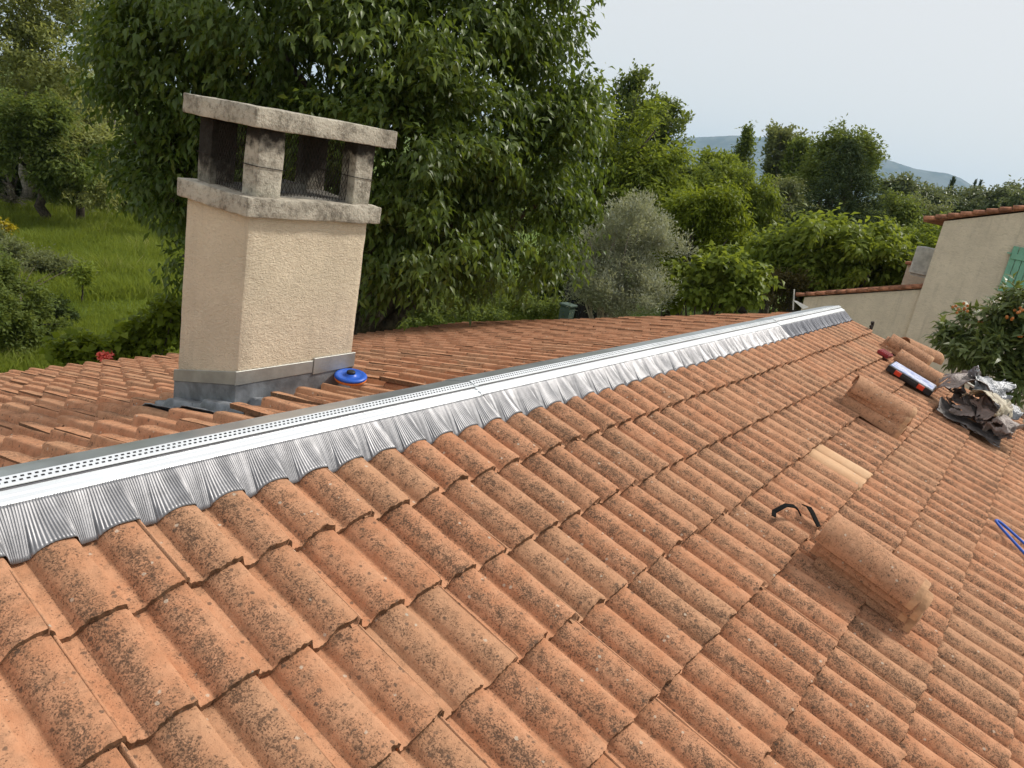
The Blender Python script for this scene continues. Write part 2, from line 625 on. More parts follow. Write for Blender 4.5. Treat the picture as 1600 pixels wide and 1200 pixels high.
slots = []
K0, K1 = -12, 25
for r in range(1, 18):
    for k in range(K0, K1 + 1):
        u = k * TW
        m = near_matrix(u, r * E, jitter())
        cen = near_pt(u + W, r * E - E / 2)
        slots.append((m, cen, 'n', r, k))
ROWS_FAR = 16
for r in range(1, ROWS_FAR + 1):
    for k in range(K0, K1 + 1):
        u = (k + 1) * TW - .03
        big = 1.0
        m = far_matrix(u, r * E + .02, jitter(big * 1.6))
        cen = far_pt(u - W, r * E - E / 2)
        # the chimney stands here: its foot replaces the tiles
        if 1.40 < cen.x < 2.04 and 1.02 < cen.y < 1.46:
            continue
        slots.append((m, cen, 'f', r, k))
ranked = []
for i, (m, cen, side, r, k) in enumerate(slots):
    d = in_view(cen)
    if d is not None:
        n = ND if side == 'n' else NF
        vis = abs((CAM - cen).normalized().dot(n))
        ranked.append((d * d / vis, i))
ranked.sort()
single = set(i for _, i in ranked[:300])
low_V, low_F, low_MI, low_U = tile_arrays(20, 3, 55)
bv, bf, bm_, bu = [], [], [], []
off = 0
for i, (m, cen, side, r, k) in enumerate(slots):
    if i in single:
        me = pale_me if (side == 'n' and r == 4 and k == 12) else random.choice(variants)
        mesh_obj('tile', me, roof, m)
    else:
        A = np.array(m)
        bv.append(low_V @ A[:3, :3].T + A[:3, 3]); bf.append(low_F + off); bm_.append(low_MI); bu.append(low_U)
        off += len(low_V)
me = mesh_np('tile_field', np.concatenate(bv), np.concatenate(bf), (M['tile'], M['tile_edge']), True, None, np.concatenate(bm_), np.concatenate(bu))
tag(mesh_obj('tile_field', me, roof), kind='stuff')

# house body below the roof
hb = MB()
yn = near_pt(0, EAVE_V_NEAR - .35).y; zn = near_pt(0, EAVE_V_NEAR - .35, -.13).z
yf = far_pt(0, EAVE_V_FAR - .35).y; zf = far_pt(0, EAVE_V_FAR - .35, -.13).z
G = -4.0
hb.prism([(XL + .1, yn, G), (XL + .1, yf, G), (XL + .1, yf, zf), (XL + .1, YR, ZR - .13), (XL + .1, yn, zn)], (X_END - .2 - XL, 0, 0))
hb.build('wall', M['stucco_house'], roof)

# ------------------------------------------------------------------ ridge ventilation strip
SEC_FLANGE = [(.031, .034), (.036, .0405), (.052, .045), (.054, .0435), (.057, .0465), (.076, .052)]
SEC_PERF = [(.079, .061), (.081, .0645), (.109, .0735), (.112, .0735)]
SEC_BACK = [(.112, .0735), (.20, .0475), (.262, .0265)]


def extrude_sec(name, sec, x0, x1, mat, parent, th=.0022, dz=0.0):
    n = len(sec)
    V = []; F = []
    for x in (x0, x1):
        for (y, z) in sec: V.append((x, y, z + dz))
        for (y, z) in sec: V.append((x, y, z + dz - th))
    q = 2 * n
    for i in range(n - 1):
        F.append((i, i + 1, q + i + 1, q + i)); F.append((n + i + 1, n + i, q + n + i, q + n + i + 1))
        for b in (0, q): F.append((b + i, b + n + i, b + n + i + 1, b + i + 1))
    F.append((0, q, q + n, n)); F.append((n - 1, 2 * n - 1, q + 2 * n - 1, q + n - 1))
    return MB().add(V, F).build(name, mat, parent)


def tile_top_near(u, v):
    """height (normal to the slope) of row-1 tile tops"""
    return prof(u / W) - H - TILT * (E - v)


def skirt(name, x0, x1, mat, parent, seed, dz=0.0):
    rng = np.random.default_rng(seed)
    P = .0074
    u = np.arange(x0, x1, P / 5)
    nu = len(u); na = 13
    a = np.linspace(0, 1, na)
    top = np.stack([u, np.full(nu, .034), np.full(nu, .0355 + dz)], -1)
    th = u / W - .17
    ub = u - .46 * W / (2 * np.pi) * np.sin(2 * np.pi * th) + .0008 * np.interp(u, np.linspace(x0, x1, 60), rng.normal(0, 1, 60))
    vb = .086 + .004 * np.cos(2 * np.pi * (ub / W - .2)) + .002 * np.interp(u, np.linspace(x0, x1, 90), rng.normal(0, 1, 90))
    nb = tile_top_near(ub, vb); nb = np.maximum(nb + .0035, nb * .80 - .001)
    VDn, NDn = np.array(VD), np.array(ND)
    bot = np.stack([ub, 0 * u, 0 * u], -1) + vb[:, None] * VDn + nb[:, None] * NDn
    mid_n = tile_top_near(ub, vb * .4) + .006
    pts = []
    phase = u / P + .10 * np.interp(u, np.linspace(x0, x1, 200), rng.normal(0, 1, 200))
    tri = np.abs(np.mod(phase, 1) * 2 - 1) * 2 - 1
    am = .0017 * (1 + .35 * np.interp(u, np.linspace(x0, x1, 300), rng.normal(0, 1, 300)))
    dent = .0004 * np.interp(u, np.linspace(x0, x1, int((x1 - x0) / .045)), rng.normal(0, 1, int((x1 - x0) / .045)))
    for ai in a:
        b = ai ** 1.35
        p = top * (1 - ai) + bot * ai
        p = p - NDn * ((nb - nb.mean()) * (ai - ai ** 1.8))[:, None]
        # horizontal shift concentrates near the bottom
        p[:, 0] = u * (1 - b) + ub * b
        # hug the rolls: bring normal height towards the profile early
        v_here = -(p[:, 1] * -1) * 0
        p = p + NDn * ((1 - ai) * ai * .010 * (np.sin(2 * np.pi * (p[:, 0] / W + .2))))[:, None]
        w = (.35 + .65 * math.sin(math.pi * min(1, ai * .62 + .12)))
        p = p + NDn * (am * tri * w + dent * math.sin(math.pi * ai))[:, None]
        pts.append(p)
    Vv = np.concatenate(pts)
    i = np.arange((na - 1) * nu).reshape(na - 1, nu)[:, :-1].ravel()
    F = np.stack([i, i + nu, i + nu + 1, i + 1], -1)
    me = mesh_np(name, Vv, F, (mat,), True)
    o = mesh_obj(name, me, parent)
    s = o.modifiers.new('thick', 'SOLIDIFY'); s.thickness = .0006; s.offset = 1
    return o


pieces = [(-1.6, 1.99, 'skirt', 0.0, 'near length of white perforated ridge vent strip beside the chimney'),
          (1.96, 6.27, 'skirt', .004, 'middle length of white perforated ridge vent strip, between the two joints'),
          (6.24, 8.58, 'skirt_dark', .008, 'far end length of ridge vent strip with dull dark grey pleats')]
for i, (x0, x1, sk, dz, lab) in enumerate(pieces):
    t = empty('ridge_vent_strip', (x0, .11, .04), lab, 'ridge vent', 'ridge vent strip lengths')
    extrude_sec('front_flange', SEC_FLANGE, x0, x1, M['rail'], t, dz=dz)
    extrude_sec('groove_shade', [(.072, .049), (.083, .0565)], x0 + .003, x1 - .003, M['groove_shade'], t, dz=dz)  # dark strip standing in for the shade under the raised lip
    extrude_sec('perforated_strip', SEC_PERF, x0, x1, M['rail'], t, dz=dz)
    extrude_sec('back_flange', SEC_BACK, x0, x1, M['rail_back'], t, dz=dz)
    sl = MB()
    n = int((x1 - x0) / .0175)
    for j in range(n):
        for (yy, zz, o_) in ((.0885, .06695, 0), (.1010, .0710, .0077)):
            x = x0 + .006 + j * .0175 + o_
            if x + .007 > x1: continue
            c = zz + dz
            sl.add([(x, yy - .0025, c - .0008 + .0009), (x + .0086, yy - .0025, c - .0008 + .0009), (x + .0086, yy + .0025, c + .0008 + .0009), (x, yy + .0025, c + .0008 + .0009)], [(0, 1, 2, 3)])
    tag(sl.build('slots', M['slot'], t), kind='stuff')
    skirt('pleated_skirt', x0 + (0 if i == 0 else .01), x1, M[sk], t, 11 + i, dz)

# ------------------------------------------------------------------ chimney
CX0, CX1, CY0, CY1 = 1.372, 2.062, 0.987, 1.462


def slope_z(y, n=0.0):
    """top of the far roof plane at y"""
    return ZR - (y - YR) * 0.28737 / 0.95782 + n


chim = empty('chimney', ((CX0 + CX1) / 2, (CY0 + CY1) / 2, slope_z(1.2)), 'cream rendered chimney with concrete cap slab on posts, standing beside the ridge', 'chimney')


def rough_box(name, a, b, mat, parent, step, amp, seed, bevel=.006, tilt=None):
    """box with subdivided, slightly uneven faces"""
    import bmesh
    bm = bmesh.new()
    a = Vector(a); b = Vector(b)
    bmesh.ops.create_cube(bm, size=1.0)
    d = b - a
    for v in bm.verts:
        v.co = Vector((a.x + d.x * (v.co.x + .5), a.y + d.y * (v.co.y + .5), a.z + d.z * (v.co.z + .5)))
    bmesh.ops.bevel(bm, geom=bm.edges[:], offset=bevel, segments=2, affect='EDGES', profile=.5)
    for ax in range(3):
        n = int(d[ax] / step)
        for i in range(1, n):
            no = Vector((0, 0, 0)); no[ax] = 1
            co = a.copy(); co[ax] = a[ax] + d[ax] * i / n
            bmesh.ops.bisect_plane(bm, geom=bm.verts[:] + bm.edges[:] + bm.faces[:], plane_co=co, plane_no=no)
    rng = random.Random(seed)
    from mathutils import noise
    o_ = Vector((rng.random() * 50, rng.random() * 50, 0))
    for v in bm.verts:
        v.co += Vector((noise.noise(v.co * 28 + o_), noise.noise(v.co * 28 + o_ * 2), noise.noise(v.co * 28 - o_))) * amp
        v.co += Vector((noise.noise(v.co * 7 + o_), noise.noise(v.co * 7 + o_ * 2), noise.noise(v.co * 7 - o_))) * amp * 1.4
    for f in bm.faces: f.smooth = True
    me = bpy.data.meshes.new(name); bm.to_mesh(me); bm.free()
    me.materials.append(mat)
    try:
        me.set_sharp_from_angle(angle=math.radians(40))
    except Exception:
        pass
    return mesh_obj(name, me, parent)


# shaft
rough_box('shaft', (CX0, CY0, -.62), (CX1, CY1, .63), M['stucco'], chim, .04, .0016, 3, .007)
rough_box('collar', (CX0 - .033, CY0 - .033, .622), (CX1 + .055, CY1 + .033, .706), M['concrete'], chim, .022, .0026, 4, .006)
rough_box('cap_slab', (CX0 - .026, CY0 - .028, .994), (CX1 + .104, CY1 + .034, 1.078), M['concrete'], chim, .022, .0024, 5, .005)
# posts
PX = [(1.405, 1.535), (1.955, 2.070)]
PY = [(1.000, 1.100), (1.345, 1.445)]
for i, (x0, x1) in enumerate(PX):
    for j, (y0, y1) in enumerate(PY):
        o = rough_box('post', (x0, y0, .704), (x1, y1, .996), M['concrete_soot'] if j == 0 else M['soot_post'], chim, .03, .002, 20 + i * 2 + j, .005)
        tie = MB()
        zc = .835
        e = .004
        tie.tube([(x0 - e, y0 - e, zc), (x1 + e, y0 - e, zc - .006), (x1 + e, y1 + e, zc + .004), (x0 - e, y1 + e, zc), (x0 - e, y0 - e, zc)], .0018, 5, False)
        tie.build('tie_wire', M['wire'], o)
# mesh guards (expanded metal) between posts


def diamond(p0, p1, z0, z1, name):
    p0 = Vector(p0); p1 = Vector(p1)
    d = (p1 - p0); L = d.length; d.normalize()
    mb = MB()
    cw, ch = .019, .040
    nx = int(L / cw) + 1
    nz = int((z1 - z0) / ch) + 1
    r = .0012
    for i in range(nx):
        for k in range(nz):
            x = i * cw + (0)
            c = p0 + d * min(x + cw / 2, L); z = z0 + k * ch
            l_ = p0 + d * min(x, L); r_ = p0 + d * min(x + cw, L)
            if z + ch > z1 + .01: continue
            w_ = .0022 * math.sin(i * 1.7 + k)
            nrm = d.cross(Vector((0, 0, 1)))
            def P(q, zz): return q + Vector((0, 0, zz)) + nrm * w_
            for a_, b_ in ((P(c, z), P(l_, z + ch / 2)), (P(c, z), P(r_, z + ch / 2)), (P(l_, z + ch / 2), P(c, z + ch)), (P(r_, z + ch / 2), P(c, z + ch))):
                mb.tube([a_, b_], r, 3, False)
    return mb.build(name, M['wire'], chim)


for p0, p1 in (((PX[0][1], PY[0][0] + .05, 0), (PX[1][0], PY[0][0] + .05, 0)),
               ((PX[0][1], PY[1][0] + .05, 0), (PX[1][0], PY[1][0] + .05, 0)),
               ((PX[0][0] + .03, PY[0][1], 0), (PX[0][0] + .03, PY[1][0], 0)),
               ((PX[1][0] + .06, PY[0][1], 0), (PX[1][0] + .06, PY[1][0], 0))):
    tag(diamond(p0, p1, .70, .995, 'mesh_guard'), kind='stuff')
# mortar bed and flue
mo = rough_box('mortar_bed', (1.47, 1.05, .69), (2.04, 1.42, .716), M['white_mortar'], chim, .05, .006, 31, .01)
fl = MB().prism([(1.60, 1.15, .70), (1.79, 1.13, .70), (1.80, 1.33, .70), (1.60, 1.33, .70)], (0, .02, .06))
fl.build('flue_lining', M['white_mortar'], chim)
fl = MB().prism([(1.53, 1.14, .716), (1.70, 1.14, .716), (1.62, 1.25, .79), (1.52, 1.25, .79)], (.012, .012, .004))
fl.build('slate_piece', M['lead'], chim)
# zinc bands
zb = empty('band_holder', (0, 0, 0)); bpy.data.objects.remove(zb)
B0 = .012


def band(name, pts_bottom, pts_top, out, parent, mat):
    n = len(pts_bottom)
    mb = MB()
    for i in range(n - 1):
        a, b = Vector(pts_bottom[i]), Vector(pts_bottom[i + 1])
        c, d = Vector(pts_top[i + 1]), Vector(pts_top[i])
        mb.prism([a, b, c, d], Vector(out[i]))
    return mb.build(name, mat, parent, False, .0015, seg=1)


zfb, zft = slope_z(CY0) + .085, slope_z(CY0) + .148
zbb, zbt = slope_z(CY1) + .085, slope_z(CY1) + .146
band('zinc_band', [(CX0 - .001, CY1 + .014, zbb), (CX0 - .001, CY0 - .012, zfb)], [(CX0 - .001, CY1 + .014, zbt), (CX0 - .001, CY0 - .012, zft)], [(-.012, 0, 0)], chim, M['zinc'])
XM = 1.80
band('zinc_band', [(CX0 - .0135, CY0 - .0015, zfb - .004), (XM, CY0 - .0015, zfb + .004)], [(CX0 - .0135, CY0 - .0015, zft), (XM, CY0 - .0015, zft + .004)], [(0, -.011, 0)], chim, M['zinc'])
band('zinc_band', [(XM + .003, CY0 - .0015, zfb - .006), (CX1 + .014, CY0 - .0015, zfb + .006)], [(XM + .003, CY0 - .0015, zft + .016), (CX1 + .014, CY0 - .0015, zft + .020)], [(0, -.014, 0)], chim, M['zinc'])
# lead upstand below the band and apron dressed over the tiles
rough_box('lead_upstand', (CX0 - .006, CY0 - .008, -.60), (CX1 + .010, CY1 + .01, slope_z(CY1) + .10), M['lead'], chim, .03, .003, 41, .004)
fr = MB().prism([(CX0 - .007, CY0 - .009, slope_z(CY0) - .06), (CX1 + .011, CY0 - .009, slope_z(CY0) - .06), (CX1 + .011, CY0 - .009, zfb + .012), (CX0 - .007, CY0 - .009, zfb + .012)], (0, .012, 0))
fr.prism([(CX0 - .008, CY0 - .0095, slope_z(CY0) - .06), (CX0 - .008, CY1 + .012, slope_z(CY1) - .06), (CX0 - .008, CY1 + .012, zbb + .012), (CX0 - .008, CY0 - .0095, zfb + .012)], (.01, 0, 0))
fr.build('lead_upstand', M['lead'], chim)


def far_top(u, v):
    r = math.ceil((v - .02) / E)
    y = r * E + .02 - v
    uu = -(u - (-.03))
    return float(prof(np.array([uu / W]))[0]) - H - TILT * y


def apron(x0, x1, v0, v1, seed):
    rng = random.Random(seed)
    from mathutils import noise
    nx, ny = 44, 22
    V = []; F = []
    for j in range(ny):
        for i in range(nx):
            u = x0 + (x1 - x0) * i / (nx - 1); v = v0 + (v1 - v0) * j / (ny - 1)
            ew = min(i, nx - 1 - i) / 6.0; eh = min(j, ny - 1 - j) / 6.0
            p = Vector((u * 9, v * 9, seed))
            u2 = u + .02 * noise.noise(p * 2); v2 = v + .025 * noise.noise(p * 2 + Vector((5, 5, 5)))
            n = far_top(u2, v2) + .010 + .007 * abs(noise.noise(p * 3.0))
            V.append(far_pt(u2, v2, n))
    for j in range(ny - 1):
        for i in range(nx - 1):
            F.append((j * nx + i, j * nx + i + 1, (j + 1) * nx + i + 1, (j + 1) * nx + i))
    o = MB().add(V, F).build('lead_apron', M['lead'], chim, True)
    m = o.modifiers.new('thick', 'SOLIDIFY'); m.thickness = .004
    return o


apron(CX0 - .20, CX0 + .03, .70, 1.44, 2)
apron(CX0 - .18, CX0 + .24, .76, .93, 3)

# ------------------------------------------------------------------ things lying on the roof
# blue disc
disc = empty('chalk_reel', far_pt(2.00, .80, .02), 'round blue plastic reel with black hub and orange underside at the chimney foot', 'reel')


def lathe(prof_pts, n=40):
    V = []; F = []
    m = len(prof_pts)
    for j in range(n):
        a = 2 * math.pi * j / n
        for r, z in prof_pts: V.append((r * math.cos(a), r * math.sin(a), z))
    for j in range(n):
        k = (j + 1) % n
        for i in range(m - 1):
            F.append((j * m + i, k * m + i, k * m + i + 1, j * m + i + 1))
    return MB().add(V, F)


dm = Matrix.Translation(far_pt(1.985, .80, .040)) @ Matrix(((1, 0, 0), (0, .957, .287), (0, -.287, .957))).to_4x4() @ Matrix.Rotation(math.radians(20), 4, 'X') @ Matrix.Rotation(math.radians(-6), 4, 'Y')
lathe([(0, .020), (.020, .020), (.026, .019), (.030, .016), (.034, .010), (.060, .010), (.064, .013), (.078, .012), (.084, .006), (.084, .000), (.078, -.004), (0, -.004)]).build('blue_body', M['blue'], disc, True, world=dm)
lathe([(0, .032), (.018, .032), (.022, .029), (.023, .0195), (0, .0195)]).build('hub', M['black'], disc, True, world=dm)
lathe([(0, -.0045), (.080, -.0045), (.083, -.009), (.080, -.016), (0, -.016)]).build('underside', M['orange'], disc, True, world=dm)


# loose roof tiles left lying by the chimney foot
for (u, v, n, yaw, pit, lab) in ((1.80, .80, .034, 3, -3.0, 'loose roof tile lifted against the front of the chimney foot'),
                                 (1.52, .66, .030, -4, -2.0, 'loose roof tile lying askew left of the one at the chimney front'),
                                 (2.42, .72, .030, 2, -2.5, 'loose roof tile lying right of the blue reel')):
    m = far_matrix(u, v) @ Matrix.Translation((0, 0, n)) @ Matrix.Rotation(math.radians(yaw), 4, 'Z') @ Matrix.Rotation(math.radians(pit), 4, 'X')
    tag(mesh_obj('loose_tile', random.choice(variants), None, m), lab, 'roof tile', 'loose roof tiles by the chimney')


# half-round ridge tiles
def ridge_tile_mesh(seed, L=.46, r0=.122, r1=.108, th=.013, band_=True):
    rng = np.random.default_rng(seed)
    na, nl = 25, 16
    ang = np.linspace(math.radians(-8), math.radians(188), na)
    y = np.linspace(0, L, nl)
    V = []; F = []; MI = []; U = []
    n0 = 0
    outer = []; inner = []
    for yi in y:
        r = r1 + (r0 - r1) * yi / L
        rr = r + .0010 * smooth_noise(rng, na, 3)
        if band_ and yi < .055: rr = rr + .005
        if yi < 1e-6: rr = rr - .004
        fl = .80
        outer.append(np.stack([rr * np.cos(ang), np.full(na, yi) + (.002 * smooth_noise(rng, na, 3) if yi in (0, L) else 0), rr * np.sin(ang) * fl], -1))
        ri = r - th
        inner.append(np.stack([ri * np.cos(ang), np.full(na, yi), ri * np.sin(ang) * fl], -1))
    outer = np.array(outer); inner = np.array(inner)

    def grid(P, mi_fn, flip):
        nonlocal n0
        a, b = P.shape[:2]
        V.append(P.reshape(-1, 3))
        U.append(np.stack([np.full((a * b), .0), P.reshape(-1, 3)[:, 1]], -1))
        for i in range(a - 1):
            for j in range(b - 1):
                f = [n0 + i * b + j, n0 + i * b + j + 1, n0 + (i + 1) * b + j + 1, n0 + (i + 1) * b + j]
                F.append(f[::-1] if flip else f); MI.append(mi_fn(i))
        n0 += a * b
    bn = sum(1 for q in y if q < .055)
    grid(outer, lambda i: 1 if (band_ and i < bn - 1) else 0, True)
    grid(inner, lambda i: 0, False)
    grid(np.stack([outer[0], inner[0]]), lambda i: 1, False)
    grid(np.stack([inner[-1], outer[-1]]), lambda i: 0, False)
    grid(np.stack([outer[:, 0], inner[:, 0]], 1), lambda i: 0, False)
    grid(np.stack([inner[:, -1], outer[:, -1]], 1), lambda i: 0, False)
    return mesh_np('ridge_tile', np.concatenate(V), np.array(F), (M['ridge_tile'], M['ridge_band']), True, None, MI, np.concatenate(U))


RT = [ridge_tile_mesh(60 + i) for i in range(4)]


def ridge_tile(u, v, n, yaw, label, group, pitch=0, roll=0, me=None, sx=1.0):
    """nose end at (u, v), lying with its length up the slope"""
    m = near_matrix(u, v) @ Matrix.Translation((0, 0, n)) @ Matrix.Rotation(math.radians(yaw), 4, 'Z') @ Matrix.Rotation(math.radians(pitch), 4, 'X') @ Matrix.Rotation(math.radians(roll), 4, 'Y') @ Matrix.Diagonal((sx, 1, 1, 1))
    o = mesh_obj('ridge_tile', me or random.choice(RT), None, m)
    return tag(o, label, 'ridge tile', group)


GA = 'ridge tiles stacked in the middle of the near slope'
for i, (du, dv, n, yw, lab) in enumerate([
        (.03, .035, -.004, 3.0, 'lowest half-round ridge tile of the large near stack, resting on the roof'),
        (.012, .0, .040, -1.8, 'second ridge tile from the bottom of the large near stack'),
        (.012, .024, .082, 1.6, 'third ridge tile of the large near stack, just under the top one'),
        (-.010, -.012, .124, -.8, 'large speckled half-round ridge tile on top of the near stack')]):
    ridge_tile(2.82 + du, 1.85 + dv, n, yw, lab, GA, me=RT[i], sx=.69 + .105 * i)
GB = 'ridge tiles stacked beyond the pale tile'
for i, (du, dv, n, yw, lab) in enumerate([
        (-.06, .02, -.004, -1, 'lowest ridge tile of the middle stack beyond the pale roof tile'),
        (-.03, .01, .038, -4, 'second ridge tile up in the middle stack beyond the pale roof tile'),
        (.00, .005, .078, 3, 'third ridge tile up in the middle stack, under the twisted one'),
        (.05, -.005, .118, 13, 'top ridge tile of the middle stack, turned askew, orange nose band')]):
    ridge_tile(5.46 + du, 1.29 + dv, n, yw, lab, GB, me=RT[(i + 1) % 4], sx=.76 + .085 * i)
GC = 'ridge tiles near the far verge'
ridge_tile(7.62, 1.245, .000, 1, 'lower ridge tile lying under another beside the white-lidded case', GC, me=RT[0])
ridge_tile(7.58, 1.235, .062, -1, 'ridge tile with bright orange nose beside the white-lidded case', GC, me=RT[1])
ridge_tile(8.26, 1.02, .045, 6, 'ridge tile farther up the slope, behind the one beside the case', GC, me=RT[2])
ridge_tile(8.24, .99, -.005, 4, 'lowest ridge tile in the pair nearest the far verge', GC, me=RT[0])
o = ridge_tile(8.86, 1.02, .03, 42, 'pale ridge tile lying crosswise over the far verge', GC, me=RT[3])

# organiser case
cs = empty('tool_case', near_pt(7.2, 1.0), 'black tool organiser case with clear printed lid and red latches', 'tool case')
cm = near_matrix(7.10, 1.245) @ Matrix.Rotation(math.radians(1), 4, 'Z') @ Matrix.Translation((0, 0, .0))


def local_box(name, a, b, mat, parent, m, bevel=.004):
    return MB().box(a, b).build(name, mat, parent, False, bevel, m)


def mat_print():
    t = NT('printed_lid')
    c = t.coord('Object')
    mp = t.n.new('ShaderNodeMapping'); mp.inputs['Scale'].default_value = (60, 14, 1)
    t.l.new(c, mp.inputs[0])
    n = t.step(t.noise(mp.outputs[0], 1.0, 3, .7), .50, .60)
    n2 = t.step(t.noise(c, 9, 2), .35, .6)
    col = t.mix(t.math('MULTIPLY', n, .8), t.mix(n2, (.42, .52, .80), (.70, .76, .90)), (.16, .22, .50))
    t.princ(col, .25, 0, None, .5)
    return t.m


case_body = local_box('case_body', (0, 0, 0), (.30, .44, .062), M['black'], cs, cm, .008)
local_box('lid', (.018, .015, .0622), (.285, .425, .069), mat_print(), cs, cm, .003)
for yy in (.075, .300):
    local_box('latch', (-.010, yy, .012), (.006, yy + .062, .056), M['red'], cs, cm, .004)
hd = MB()
for i in range(7): hd.box((-.018, .160 + i * .0185, .026), (-.001, .169 + i * .0185, .044))
hd.box((-.024, .15, .022), (-.018, .30, .048))
hd.build('handle', M['black'], cs, world=cm)
# red plastic part
rp = empty('red_block', near_pt(7.70, .64), 'dark red ribbed plastic block next to the tool case', 'plastic block')
rm = near_matrix(7.60, .715) @ Matrix.Rotation(math.radians(-6), 4, 'Z')
local_box('body', (0, 0, .0), (.15, .12, .035), M['crimson'], rp, rm, .004)
for i in range(6):
    local_box('rib', (.008, .010 + i * .018, .0352), (.142, .020 + i * .018, .043), M['crimson'], rp, rm, .002)


# bent black straps
def strap(pts, wid, label):
    pts = [Vector(p) for p in pts]
    V = []; F = []
    for i, p in enumerate(pts):
        d = (pts[min(i + 1, len(pts) - 1)] - pts[max(i - 1, 0)]).normalized()
        s = d.cross(ND).normalized() * wid / 2
        V += [p - s, p + s]
    for i in range(len(pts) - 1): F.append((2 * i, 2 * i + 1, 2 * i + 3, 2 * i + 2))
    o = MB().add(V, F).build('bent_strap', M['black'], None)
    m = o.modifiers.new('thick', 'SOLIDIFY'); m.thickness = .006
    o.data.materials[0] = M['strap']
    return tag(o, label, 'strap', 'black straps on the near slope')


strap([near_pt(2.86, 1.17, .012), near_pt(2.885, 1.155, .022), near_pt(2.915, 1.165, .040), near_pt(2.955, 1.175, .056), near_pt(2.995, 1.205, .060), near_pt(3.02, 1.225, .048), near_pt(3.035, 1.25, .026)], .022, 'curved black strap arched over a tile roll left of the near stack')
strap([near_pt(3.16, 1.225, .028), near_pt(3.135, 1.25, .045), near_pt(3.115, 1.28, .040), near_pt(3.09, 1.32, .025), near_pt(3.085, 1.345, .012)], .030, 'short straight black strap touching the head of the near stack')
# small clip at the far verge
cl = MB().tube([near_pt(8.60, .30, -.02), near_pt(8.62, .29, .03), near_pt(8.60, .27, .075)], [.018, .014, .02], 6)
cl.box(near_pt(8.55, .30, .02), near_pt(8.60, .27, .035))
tag(cl.build('roof_clip', M['wire'], None), 'small dark metal clip standing up at the end of the top tile row', 'clip')
# blue cord
pts = []
for i in range(25):
    t = i / 24 * math.pi
    pts.append((4.885 - .16 * (1 - math.sin(t)) - 0, 2.10 + .15 * math.cos(t) * .5 + .30 * (1 - math.sin(t)), 0))
cu = []
for (u, v) in [(4.05, 2.80), (4.30, 2.55), (4.52, 2.36), (4.70, 2.20), (4.82, 2.10), (4.875, 2.066), (4.905, 2.075), (4.90, 2.11), (4.86, 2.17), (4.80, 2.26), (4.72, 2.38), (4.60, 2.55), (4.40, 2.80)]:
    cu.append((u, v))
crv = []
for i in range(len(cu) - 1):
    for f in np.linspace(0, 1, 6, endpoint=False):
        p0 = cu[max(i - 1, 0)]; p1 = cu[i]; p2 = cu[i + 1]; p3 = cu[min(i + 2, len(cu) - 1)]
        q = [.5 * (2 * p1[k] + (p2[k] - p0[k]) * f + (2 * p0[k] - 5 * p1[k] + 4 * p2[k] - p3[k]) * f * f + (-p0[k] + 3 * p1[k] - 3 * p2[k] + p3[k]) * f ** 3) for k in (0, 1)]
        crv.append(near_pt(q[0], q[1], .012))
tag(MB().tube(crv, .0085, 8).build('blue_cord', M['blue'], None, True), 'looped bright blue cord lying on the tiles at the right', 'cord')


# crumpled flashing pile
def mat_sheet(name, c1, c2, metal, rough):
    t = NT(name)
    c = t.coord('Object')
    n = t.noise(c, 9, 4, .6)
    col = t.mix(t.step(n, .38, .62), c1, c2)
    t.princ(col, rough, metal, t.bump(t.noise(c, 22, 4, .65), .8, .03), .5)
    return t.m


SH = {'silver': mat_sheet('sheet_silver', (0.17, 0.175, 0.185), (0.34, 0.35, 0.37), .55, .42),
      'brown': mat_sheet('sheet_brown', (0.15, 0.115, 0.10), (0.27, 0.22, 0.20), .05, .5),
      'cream': mat_sheet('sheet_cream', (0.52, 0.47, 0.35), (0.30, 0.25, 0.18), .0, .6),
      'dark': mat_sheet('sheet_dark', (0.05, 0.045, 0.043), (0.16, 0.135, 0.125), .1, .55)}


def sheet(kind, u, v, n, su, sv, yaw, fold, amp, seed, label):
    from mathutils import noise
    rng = random.Random(seed)
    nx, ny = 54, 54
    V = []; F = []
    o_ = Vector((rng.random() * 90, rng.random() * 90, rng.random() * 90))
    for j in range(ny):
        for i in range(nx):
            x = (i / (nx - 1) - .5); y = (j / (ny - 1) - .5)
            p = Vector((x * 2.0, y * 2.0, 0)) + o_
            # curled over like a loose roll, then crumpled with sharp creases
            a = x * fold
            R = su / max(abs(fold), .3)
            px = R * math.sin(a); pz = R * (math.cos(a) - 1)
            py = y * sv
            def cr(q):
                s_ = 0; w = 1.0
                for _ in range(2):
                    s_ += w * (1 - 2.2 * abs(noise.noise(q))); q = q * 1.9 + Vector((3.1, 1.7, 2.3)); w *= .42
                return s_
            e = max(abs(x), abs(y)) * 2
            k = amp * (.75 + .8 * e ** 3)
            V.append(Vector((px + k * .6 * cr(p + Vector((9, 0, 0))), py + k * .6 * cr(p + Vector((0, 9, 0))) + .10 * sv * noise.noise(p * 1.2), pz + k * cr(p))))
    # torn outline: drop some border cells
    for j in range(ny - 1):
        for i in range(nx - 1):
            b = min(i, j, nx - 2 - i, ny - 2 - j)
            if b < 7 and noise.noise(Vector((i * .23, j * .23, seed))) > .05 + b * .07: continue
            F.append((j * nx + i, j * nx + i + 1, (j + 1) * nx + i + 1, (j + 1) * nx + i))
    zmin = min(p.z for p in V)
    m = near_matrix(u, v) @ Matrix.Translation((0, 0, n)) @ Matrix.Rotation(math.radians(yaw), 4, 'Z')
    o = MB().add(V, F).build('crumpled_sheet', SH[kind], None, True, 0, m)
    md = o.modifiers.new('thick', 'SOLIDIFY'); md.thickness = .004
    return tag(o, label, 'scrap sheet', 'crumpled flashing scraps in the pile')


